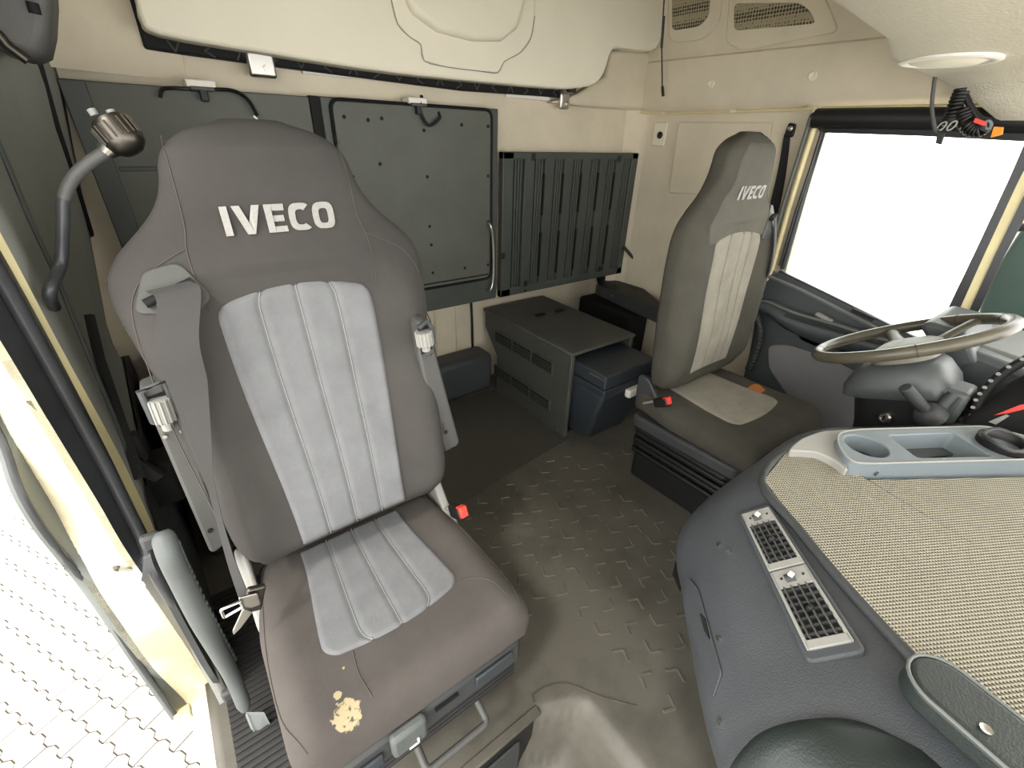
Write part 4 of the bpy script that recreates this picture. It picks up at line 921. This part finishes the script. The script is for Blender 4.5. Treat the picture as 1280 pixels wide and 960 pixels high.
# woven mat on the top
fm = [at(955, 600, 2, .710), at(985, 563, 2, .710), at(1030, 566, 2, .710), at(1052, 580, 2, .710), at(1085, 600, 2, .710), at(1300, 596, 2, .710), Vector((1.38, -.40, .710)), Vector((.9, -.64, .710)), at(1330, 1012, 2, .710), at(1215, 892, 2, .710), at(1150, 824, 2, .710), at(1100, 772, 2, .710), at(1050, 717, 2, .710), at(1000, 657, 2, .710)]
c0 = Vector((.95, -.15, .710)); V = [c0]+fm; n = len(fm)
V2 = V+[v-Vector((0, 0, .014)) for v in V]
Fs = [(0, 1+i, 1+(i+1) % n) for i in range(n)]+[(n+1, n+2+(i+1) % n, n+2+i) for i in range(n)]+[(1+i, 1+(i+1) % n, n+2+(i+1) % n, n+2+i) for i in range(n)]
link('woven_mat', mk(V2, Fs), 'weave', cn, bevel=.003)
tube('mat_rim', [v+Vector((0, 0, -.008)) for v in smooth_path([fm[2], fm[1], fm[0]]+fm[:7:-1], 4)], .009, 'plast', cn, 8)
# light plastic corner between mat and tray
lc = [(984, 563), (1000, 548), (1028, 538), (1066, 536), (1050, 556), (1062, 590), (1042, 574), (1020, 564)]
prism('console_corner', [at(x, y, 2, .727) for x, y in rpx(lc, 8, 3)], (0, 0, -.02), 'greyl', cn, .005)
# cup-holder tray
Z = .74
tr = root('cup_tray', 'blue-grey tray with one cup holder and a recessed bin on the console', 'tray', at(1150, 570, 2, Z))
tp = [(1046, 541), (1075, 537), (1232, 533), (1290, 548), (1300, 574), (1085, 580), (1064, 578), (1048, 560)]
tb_ = [at(x, y, 2, Z) for x, y in rpx(tp, 12, 4)]
cen = sum(tb_, Vector())/len(tb_)
n = len(tb_); lowr = [c+(c-cen)*.05+Vector((0, 0, -.045)) for c in tb_]
tv = tb_+lowr; tf = [tuple(range(n)), tuple(range(2*n-1, n-1, -1))]+[(i, (i+1) % n, n+(i+1) % n, n+i) for i in range(n)]
body = link('tray_body', mk(tv, tf), 'tray', tr)
cc_ = at(1083, 557, 2, Z)
ca = cyl('cut', cc_+Vector((0, 0, -.09)), cc_+Vector((0, 0, .05)), .040, 'tray', None, 32)
bn = [at(x, y, 2, Z) for x, y in rpx([(1110, 544), (1190, 541), (1232, 566), (1240, 570), (1147, 572)], 5, 3)]
cb_ = prism('cut', [p+Vector((0, 0, .05)) for p in bn], (0, 0, -.14), 'tray', None, 0)
boolcut(body, [ca, cb_])
b = body.modifiers.new('b', 'BEVEL'); b.width = .004; b.segments = 2; b.limit_method = 'ANGLE'; b.angle_limit = math.radians(40)
wl_ = loftm([[cc_+Vector((math.cos(2*math.pi*k/32)*q, math.sin(2*math.pi*k/32)*q, -h_)) for k in range(32)] for q, h_ in ((.0402, .003), (.037, .075), (.0005, .076))], True, False)
link('cup_well', mk(*wl_), 'tray', tr)
cb2 = sum(bn, Vector())/len(bn); nb = len(bn); lo_ = [cb2+(p-cb2)*.86+Vector((0, 0, -.055)) for p in bn]; up2 = [p+Vector((0, 0, -.004)) for p in bn]
link('bin_well', mk(up2+lo_, [(i, (i+1) % nb, nb+(i+1) % nb, nb+i) for i in range(nb)]+[tuple(range(nb, 2*nb))]), 'tray', tr)
prism('bin_mat', [p*.97+cb2*.03+Vector((0, 0, .0015-cb2.z*0)) if False else cb2+(p-cb2)*.84+Vector((0, 0, -.0535)) for p in bn], (0, 0, .0015), 'plast', tr, 0)
tube('rim_line', [p+Vector((0, 0, .001)) for p in tb_], .0022, 'greyl', tr, 6, closed=True)
pm_ = at(1097, 593, 2, .715); cyl('screw', pm_, pm_+Vector((0, .004, .001)), .005, 'plast', tr, 10)
# black leather pouch with an open mouth at the right end of the tray
po = root('ash_pouch', 'black open cup holder with a worn leather collar at the right end of the tray', 'cup holder', at(1250, 555, 2, .745))
pc = at(1256, 553, 2, .75); lathe('cup_collar', pc, (0, 0, 1), [(.034, -.03), (.045, -.01), (.046, .004), (.038, .008), (.033, .002), (.031, -.02), (.0, -.024)], 'black', po, 28)
tube('collar_rim', [pc+Vector((.043*math.cos(a), .036*math.sin(a), .006+.003*math.sin(3*a))) for a in [2*math.pi*i/24 for i in range(24)]], .005, 'plast', po, 8, closed=True)
# air vents
q4 = [hit(cvb, x, y, .004) for x, y in ((934, 655), (955, 628), (1064, 801), (1021, 838))]
ce = sum(q4, Vector())/4; e1 = ((q4[3]+q4[2])-(q4[0]+q4[1])).normalized(); nn = e1.cross((q4[1]+q4[2])-(q4[0]+q4[3])).normalized()
if nn.dot(Vector(CAM)-ce) < 0: nn = -nn
e2 = nn.cross(e1).normalized()
if e2.dot((q4[1]+q4[2])-(q4[0]+q4[3])) < 0: e2 = -e2
hl = ((q4[3]+q4[2])/2-(q4[0]+q4[1])/2).length/2; hw0 = (q4[1]-q4[0]).length/2; hw1 = (q4[2]-q4[3]).length/2
def VP(a, b, h=0): return ce+e1*a*hl+e2*b*(hw0+(hw1-hw0)*(a+1)/2)+nn*h
av = root('air_vent_panel', 'pair of slatted air vents in a silver frame on the console side', 'air vent', ce)
prism('vent_bezel', rnd([VP(-1.06, -1.1, -.02), VP(-1.06, 1.1, -.02), VP(1.06, 1.12, -.02), VP(1.06, -1.12, -.02)], .012), nn*.026, 'plastb', av, .004)
for a0_, a1_ in ((-.97, -.02), (.0, .95)):
    fr1 = []
    for (p0, p1, r0, r1) in ((a0_, a0_+.24, -.88, .88), (a1_-.10, a1_, -.88, .88)): prism('vent_frame', [VP(p0, r0, .004), VP(p0, r1, .004), VP(p1, r1, .004), VP(p1, r0, .004)], nn*.006, 'greyl', av, .0015)
    for r0, r1 in ((-.9, -.74), (.74, .9)): prism('vent_frame', [VP(a0_, r0, .004), VP(a0_, r1, .004), VP(a1_, r1, .004), VP(a1_, r0, .004)], nn*.006, 'greyl', av, .0015)
    g0, g1 = a0_+.24, a1_-.10
    prism('vent_back', [VP(g0, -.74, .0065), VP(g0, .74, .0065), VP(g1, .74, .0065), VP(g1, -.74, .0065)], nn*.0004, 'dark', av, 0)
    for i in range(4): b_ = -.52+i*.34; prism('vane', [VP(g0, b_-.03, .0065), VP(g0, b_+.03, .0065), VP(g1, b_+.03, .0065), VP(g1, b_-.03, .0065)], nn*.008-e2*.003, 'grey', av, 0)
    for i in range(7): a_ = g0+(g1-g0)*(i+.5)/7; prism('slat', [VP(a_-.012, -.74, .0065), VP(a_-.012, .74, .0065), VP(a_+.012, .74, .0065), VP(a_+.012, -.74, .0065)], nn*.0045, 'plast', av, 0)
    cyl('thumb_wheel', VP(a0_+.13, -.35, .008), VP(a0_+.13, .1, .008), .0075, 'plast', av, 14); box('thumb_lug', VP(a0_+.12, -.0, .016), (.008, .008, .006), 'white', av, .001)
    box('direction_tab', VP((g0+g1)/2, .0, .014), (.010, .008, .010), 'black', av, .002)
    for s_ in (-.5, .55): box('vent_mark', VP(a0_+.12, s_, .0105), (.005, .003, .001), 'black', av, 0)
# hatch and black latch strip on the console side
patch('hatch', cvb, rpx([(862, 722), (874, 735), (904, 842), (893, 874), (872, 810), (857, 760)], 5, 3), 'plastb', cn, .004, .004, bevel=.0015)
patch('hatch_recess', cvb, [(878, 768), (885, 775), (890, 800), (884, 790)], 'dark', cn, .006, .003)
for px, py in ((899, 681), (911, 690), (899, 798), (900, 902)):
    p = hit(cvb, px, py, .0); p2 = hit(cvb, px, py, .003); cyl('screw', p, p2, .0045, 'metal', cn, 8)
qq = X(AZ(.22), [(840, 718), (860, 672), (866, 690), (850, 742)]); tag(prism('latch_strip', qq, (.004, .004, .05), 'black', None, .003), 'small black upright strip on the floor against the rear corner of the console', 'strip')
# rounded passenger dash bulge and assist handle
P8 = [(912, 965, .56), (925, 938, .60), (955, 907, .64), (1000, 891, .665), (1050, 890, .67), (1095, 903, .67), (1140, 920, .665), (1200, 938, .66), (1300, 960, .65)]
up_ = smooth_path([at(x, y, 2, z) for x, y, z in P8], 5); rings = []
for k_, (dy, dz, s_) in enumerate(((0, -.10, 1), (0, -.02, 1), (-.008, .0, 1), (-.03, .012, 1), (-.10, .02, 1), (-.25, .01, 1), (-.45, -.03, 1))):
    rings.append([p+Vector((-.35*dy*-.6, dy, dz)) for p in up_])
dp = root('dash_pad', 'dark green-black padded dashboard bulge at the bottom right', 'dashboard', at(1040, 940, 2, .6))
link('pad_skin', mk(*loftm(rings, False, False)), 'green', dp, angle=80)
ah = root('assist_handle', 'wide dark green assist handle with pale edges, bottom right corner', 'handle', at(1230, 900, 2, .76))
hp_ = [(1186, 858), (1215, 880), (1262, 918), (1340, 985)]; C_ = smooth_path([at(x, y, 2, .745) for x, y in hp_], 6)
d_h = (C_[-1]-C_[0]).normalized(); s_h = d_h.cross(Vector((0, 0, 1))).normalized(); wH = .038
pth = []
c1 = C_[0]
for a in range(13): an = math.pi/2+math.pi*a/12; pth.append(c1+s_h*math.sin(an)*wH+d_h*math.cos(an)*wH)
capsule = [C_[-1]+s_h*wH]+pth+[C_[-1]-s_h*wH]
capsule = [C_[-1]+s_h*wH]+[c1+s_h*math.cos(math.pi*a/12)*wH-d_h*math.sin(math.pi*a/12)*wH for a in range(13)]+[C_[-1]-s_h*wH]
prism('handle_body', capsule, (0, 0, -.035), 'green', ah, .008, seg=3)
tube('handle_edge', [p+Vector((0, 0, -.002)) for p in capsule], .0022, 'greygreen', ah, 8)
p = at(1232, 912, 2, .746); lathe('screw', p, (0, 0, 1), [(.006, 0), (.006, .002), (.003, .001)], 'metal', ah, 12)
# ================================================================== STEERING
sw = root('steering_wheel', 'worn olive-brown leather steering wheel in front of the driver seat', 'steering wheel', (1.57, .255, .835))
Wc = Vector((1.575, .255, .84)); tt = math.radians(29); Wu = Vector((1, 0, 0)); Wv = Vector((0, math.cos(tt), -math.sin(tt))); Wn = Wu.cross(Wv).normalized()
if Wn.z < 0: Wn = -Wn
def Wp(a, r, h=0): return Wc+(Wu*math.cos(a)+Wv*math.sin(a))*r+Wn*h
tube('rim', [Wp(2*math.pi*i/72, .205) for i in range(72)], .0158, 'wheel', sw, 14, closed=True)
for a in (math.radians(100), math.radians(-60), math.radians(200), math.radians(340)): tube('rim_seam', [Wp(a-.008, .205), Wp(a+.008, .205)], .0162, 'seam', sw, 14)
rings = []
for r_, h in ((.085, -.05), (.088, -.035), (.082, -.02), (.066, -.012), (.03, -.008), (.001, -.008)):
    rings.append([Wc+(Wu*math.copysign(abs(math.cos(a))**.7, math.cos(a))*1.15+Wv*math.copysign(abs(math.sin(a))**.7, math.sin(a))*.85)*r_+Wn*h for a in [2*math.pi*i/32 for i in range(32)]])
link('hub', mk(*loftm(rings)), 'hub', sw)
for a, w_ in ((math.radians(25), .026), (math.radians(155), .026), (math.radians(215), .022), (math.radians(325), .022)):
    rr = []
    for i in range(8):
        t = i/7; c = Wp(a, .06+.145*t, -.034+.034*t); sd_ = (Wp(a+.1, .2)-Wp(a-.1, .2)).normalized(); w2 = w_*(1.25-.75*math.sin(math.pi*t*.8)+.25*t)
        rr.append([c+sd_*w2*math.cos(q)+Wn*.009*math.sin(q) for q in [2*math.pi*k/12 for k in range(12)]])
    link('spoke', mk(*loftm(rr)), 'wheel', sw)
lt, tot = letters('IVECO'); V = []; Fs = []
for (x, w, polys) in lt:
    for P in polys:
        pts = [Wc-Wu*(((x+a)/tot-.5)*.034)*-1+Wv*(.02-b*.010)+Wn*-.0065 for a, b in P]; n = len(V); V += pts; Fs.append(tuple(range(n, n+len(pts))))
link('hub_lettering', mk(V, Fs), 'greyl', sw, smooth=False)
# column shroud
scn = root('steering_column', 'dark grey steering column shroud with ignition lock and stalk under the wheel', 'steering column', (1.62, .1, .45))
def shell(name, secs, m, par, lab=None):
    rings = []
    for (c, w, h, tilt) in secs:
        c = Vector(c); t = math.radians(tilt); a_ = Vector((0, math.cos(t), -math.sin(t))); rings.append([c+Vector((1, 0, 0))*w*math.copysign(abs(math.cos(q))**.55, math.cos(q))+a_*h*math.copysign(abs(math.sin(q))**.55, math.sin(q)) for q in [2*math.pi*k/32 for k in range(32)]])
    return link(name, mk(*loftm(rings)), m, par, label=lab, angle=60)
shell('upper_shroud', [((1.575, .245, .79), .07, .07, 29), ((1.575, .238, .765), .092, .10, 27), ((1.58, .225, .725), .108, .122, 24), ((1.585, .215, .695), .110, .125, 22), ((1.585, .213, .69), .100, .115, 22)], 'column', scn)
shell('lower_shroud', [((1.585, .205, .695), .098, .105, 20), ((1.59, .185, .60), .098, .095, 14), ((1.59, .15, .50), .10, .11, 10), ((1.59, .10, .25), .09, .10, 5), ((1.59, .08, .02), .09, .10, 0)], 'black', scn)
lp_ = at(1107, 522, 0, 1.482); lathe('ignition_lock', lp_, (-1, .35, .1), [(.016, -.03), (.016, .004), (.012, .008), (.011, .005), (.002, .006)], 'metal', scn, 20); box('key_slot', lp_+Vector((-.009, .003, .0)), (.003, .004, .013), 'dark', scn, 0)
k0 = at(1131, 484, 0, 1.405); k1 = at(1158, 514, 0, 1.455); cyl('stalk_knob', k0, k1, .0145, 'plast', scn, 18, .003); lathe('stalk_boot', k1, (k0-k1), [(.036, -.025), (.034, -.008), (.026, .006), (.018, .012)], 'plast', scn, 20)
lb1 = at(1165, 520, 0, 1.50); bx_ = box('side_module', at(1172, 506, 0, 1.50)+Vector((.05, -.01, 0)), (.10, .075, .10), 'column', scn, .012)
tube('lever_bar', [at(1156, 530, 0, 1.46), at(1192, 493, 0, 1.50)], .014, 'plast', scn, 12)
# dashboard to the right of the column
dbd = root('driver_dashboard', 'dark dashboard mass beyond the steering wheel with a small grey outlet', 'dashboard', (1.85, -.1, .5))
prism('dash_body', X(AX(1.72), [(1185, 442), (1213, 437), (1300, 470), (1400, 560), (1300, 640), (1195, 560), (1178, 500)]), (.40, 0, 0), 'doorpl', dbd, .02, seg=3)
prism('instrument_hood', X(AX(1.70), [(1148, 408), (1160, 402), (1206, 415), (1222, 455), (1200, 462), (1180, 460)]), (.28, 0, 0), 'doorpl', dbd, .015, seg=3)
prism('dash_top', X(AX(1.78), [(1180, 412), (1230, 432), (1300, 455), (1300, 470), (1215, 450)]), (.30, 0, 0), 'greygreen', dbd, .01)
for i in range(4): p = at(1165+i*9, 402+i, 0, 1.78); box('warning_switch', p, (.02, .014, .012), ('white', 'greyl', 'black', 'white')[i], dbd, .002)
tag(prism('dash_outlet', X(AX(1.9), [(1218, 428), (1250, 425), (1254, 440), (1240, 450), (1222, 446)]), (.05, 0, 0), 'tray', None, .01), 'pale blue-grey plastic cup on the dashboard beside the window pillar', 'cup')
# ribbed grab handle and black bag at the right edge
rh = root('dash_grab_handle', 'black studded curved handle at the right edge above the console', 'handle', at(1220, 490, 0, 1.5))
g_ = smooth_path(X(AX(1.52), [(1216, 530), (1222, 505), (1235, 485), (1258, 464), (1300, 441), (1340, 425)]), 5)
tube('grip', g_, .011, 'black', rh, 10)
for q in g_[::2]: cyl('stud', q+Vector((-.009, .004, .002)), q+Vector((-.015, .006, .004)), .004, 'greyl', rh, 8)
bg_ = root('black_bag', 'crumpled black bag with a red stripe at the right edge', 'bag', at(1260, 515, 0, 1.5))
rings = []
for i in range(14):
    t = i/13; c = at(1207+t*150, 530-t*26, 0, 1.58); q_ = .085*math.sin(math.pi*min(1, t*.6+.12))**.6
    rings.append([c+Vector((math.cos(a)*.09, 0, 0))+Vector((0, .3, 1)).normalized()*math.sin(a)*q_*(1+.14*math.sin(5*a+i))+Vector((0, 0, q_*.35)) for a in [2*math.pi*k/20 for k in range(20)]])
bgm = loftm(rings); bgb = bvh_of(bgm); link('bag_body', mk(*bgm), 'dark', bg_, angle=70)
patch('red_stripe', bgb, [(1243, 519), (1275, 506), (1290, 504), (1290, 509), (1262, 516)], 'red', bg_, .003, .003, label='thin red stripe')
patch('pale_mark', bgb, [(1236, 527), (1258, 518), (1262, 520), (1245, 530)], 'greyl', bg_, .003, .003)
# ================================================================== OVERHEAD CONSOLE, LAMP, CABLES
oh = root('overhead_console', 'grained beige overhead shelf crossing the top right corner', 'overhead shelf', (1.5, .3, 1.5))
lipp = [(.1, .40, 1.56), (.93, .432, 1.505), (1.33, .47, 1.502)]
lip = [Vector(p) for p in lipp]+[at(1111, 58, 2, 1.500), at(1113, 70, 2, 1.497), at(1122, 78, 2, 1.494), at(1160, 93, 2, 1.49), at(1182, 104, 0, 2.02), at(1210, 120, 0, 2.06), at(1255, 157, 0, 2.12), at(1285, 170, 0, 2.16)]
rows = []
for i, p in enumerate(lip):
    t = i/(len(lip)-1); fwd = Vector((-.02, -.60, .0)); rows.append([Vector((p.x, p.y+.05, 1.97)), p+Vector((0, .012, .10)), p+Vector((0, .004, .012)), p, p+Vector((0, -.012, -.004)), p+fwd*.25+Vector((0, 0, .0)), p+fwd*.9+Vector((0, 0, .02)), Vector((p.x, -.66, max(p.z, 1.5)+.12))])
ohm = loftm(rows, False, False); ohb = bvh_of(ohm); link('shelf_shell', mk(*ohm), 'beigetex', oh, angle=50)
dl = root('dome_lamp', 'round white dome lamp set in the overhead shelf', 'lamp', at(1185, 78, 2, 1.49))
lc_ = at(1186, 76, 2, 1.492)
def ell(r, h, s=1): return [lc_+Vector((math.cos(a)*r*1.0, math.sin(a)*r, h)) for a in [2*math.pi*k/36 for k in range(36)]]
link('lamp_rim', mk(*loftm([ell(.098, .012), ell(.100, -.002), ell(.094, -.005), ell(.082, -.005), ell(.076, .000)])), 'white', dl)
link('lamp_lens', mk(*loftm([ell(.076, -.001), ell(.062, -.007), ell(.035, -.010), ell(.001, -.011)])), 'beige2', dl)
hc = root('hanging_cable', 'thin dark cable hanging from the shelf in front of the sun blind, with wire loops', 'cable', at(1168, 95, 0, 1.9))
tube('cable', smooth_path(X(AX(1.9), [(1170, 88), (1167, 110), (1165, 135), (1169, 160), (1174, 164)]), 5), .005, 'grey', hc, 8)
for cxp, cyp in ((1177, 158), (1190, 157)): tube('wire_loop', [at(cxp+6*math.cos(a)+2*math.sin(a), cyp-5*math.sin(a)-3*math.cos(a), 0, 1.9) for a in [2*math.pi*i/16 for i in range(16)]], .0022, 'greyl', hc, 6, closed=True)
prism('plug', X(AX(1.89), [(1172, 163), (1181, 166), (1176, 181), (1169, 179)]), (.012, 0, 0), 'black', hc, .002)
cc3 = root('coiled_cable', 'black coiled radio cable bunched under the overhead shelf', 'cable', at(1205, 140, 0, 1.95))
def coil(pxs, x, R_c, turns, rr):
    path = smooth_path(X(AX(x), pxs), 10); n = len(path); out = []; N = turns*10
    for i in range(N+1):
        f = i/N*(n-1); k = min(n-2, int(f)); p = path[k].lerp(path[k+1], f-k); t = (path[k+1]-path[k]).normalized(); u = t.orthogonal().normalized(); w = t.cross(u); a = 2*math.pi*i/10
        out.append(p+u*math.cos(a)*R_c+w*math.sin(a)*R_c)
    return tube('coil', out, rr, 'black', cc3, 6)
coil([(1203, 112), (1196, 128), (1190, 146), (1187, 156)], 1.95, .016, 11, .0045); coil([(1204, 138), (1206, 150), (1214, 160), (1224, 163), (1232, 157)], 1.95, .017, 12, .0045)
tube('coil_lead', smooth_path(X(AX(1.95), [(1206, 118), (1214, 134), (1224, 148), (1236, 152)]), 5), .008, 'black', cc3, 8)
tag(prism('red_tag', X(AX(1.93), [(1219, 147), (1233, 152), (1231, 158), (1216, 153)]), (.008, 0, 0), 'red', None, .001), 'small red cable tag beside the coiled cable', 'tag')
tag(prism('orange_tag', X(AX(1.93), [(1242, 158), (1254, 159), (1253, 168), (1238, 172)]), (.008, 0, 0), 'orange', None, .001), 'small orange cable tag at the edge of the overhead shelf', 'tag')
tube('blue_ring', [at(1235+4*math.cos(a), 156+5*math.sin(a), 0, 1.935) for a in [2*math.pi*i/14 for i in range(14)]], .004, 'tray', cc3, 6, closed=True)
# ================================================================== READING LAMP, HANDLE, MIRROR
rl = root('reading_lamp', 'flexible grey gooseneck lamp with ribbed head left of the passenger seat', 'lamp', at(55, 370, 1, 1.0))
gpth = smooth_path([onleft(58, 385, .01), at(62, 365, 1, .96), at(76, 330, 1, 1.0), at(79, 280, 1, 1.0), at(80, 248, 1, 1.0), at(92, 222, 1, 1.0), at(112, 203, 1, 1.0), at(135, 188, 1, 1.0)], 6)
tube('gooseneck', gpth, .0085, 'seal', rl, 10)
tube('gooseneck_sleeve', gpth[-19:], .0092, 'grey', rl, 10)
h0 = at(132, 190, 1, 1.0); hA = at(160, 180, 1, .99); hB = at(133, 148, 1, 1.0); ax3 = (hB-hA).normalized(); hc3 = at(151, 170, 1, .995)
lathe('lamp_head', hc3-ax3*.030, ax3, [(.0, .002), (.014, .004), (.024, .012), (.028, .022), (.028, .046), (.023, .055), (.0, .057)], 'metald', rl, 28, label='ribbed dark metallic lamp head')
for i in range(20):
    a = 2*math.pi*i/20; u = ax3.orthogonal().normalized(); w = ax3.cross(u); o_ = (u*math.cos(a)+w*math.sin(a))*.0282
    tube('head_rib', [hc3-ax3*.006+o_, hc3+ax3*.018+o_], .0016, 'metald', rl, 5)
for o_ in (-.010, .012): cyl('switch', hc3+ax3*.030+Vector((o_, 0, 0)), hc3+ax3*.036+Vector((o_, 0, .003)), .006, 'greyl', rl, 10)
cyl('neck_joint', h0, h0+(hc3-h0)*.6, .012, 'metal', rl, 14, r2=.018)
pg = root('passenger_grab_handle', 'blue-grey rubber grab handle with finger ridges beside the door seal', 'handle', at(240, 740, 0, -.15))
hc4 = [(202, 664), (212, 695), (226, 725), (250, 773), (272, 812), (290, 845), (307, 886)]
hp4 = smooth_path(X(AX(-.15), hc4), 6)
tube('grip', hp4, lambda t: .0185*min(1, (t+.02)/.06)**.5*(.80+.20*min(1, (1-t)/.5))*min(1, (1.02-t)/.04)**.5, 'handle', pg, 16)
for q in hp4[5:-8:1]: box('grip_ridge', q+Vector((.0145, .009, .003)), (.012, .012, .012), 'handle', pg, .004)
for q in (hp4[2], hp4[-4]): box('handle_foot', q+Vector((-.018, .01, 0)), (.03, .018, .03), 'plast', pg, .006)
# belt retractor hardware behind the passenger seat
br = root('belt_retractor', 'dark seat-belt retractor and fittings low on the wall behind the door frame', 'retractor', at(175, 620, 1, 1.2))
box('retractor_body', at(190, 600, 1, 1.15), (.10, .08, .12), 'dark', br, .01); box('retractor_plate', at(165, 560, 1, 1.1), (.04, .03, .07), 'beltb', br, .006); box('retractor_arm', at(178, 585, 1, 1.08), (.03, .02, .09), 'black', br, .005, Matrix.Rotation(-.5, 3, 'Y'))
c = at(193, 638, 1, 1.1); cyl('bolt', c, c+Vector((0, -.008, 0)), .008, 'metal', br, 8)
mr_ = root('door_mirror', 'big dark teal outside mirror housing seen past the front pillar', 'mirror', (2.45, -.05, .95))
mq = rpx([(1215, 418), (1222, 380), (1250, 320), (1285, 270), (1400, 250), (1400, 380), (1290, 425), (1240, 432)], 25, 5)
prism('mirror_housing', X(AX(2.42), mq), (.10, 0, 0), 'mirror', mr_, .03, seg=4)
tube('mirror_edge', smooth_path(X(AX(2.40), [(1212, 412), (1220, 372), (1247, 318), (1275, 276), (1300, 262)]), 5), .02, 'white', mr_, 10)
tube('mirror_arm', X(AX(2.30), [(1262, 300), (1255, 290), (1275, 284), (1310, 282)]), .014, 'black', mr_, 8)
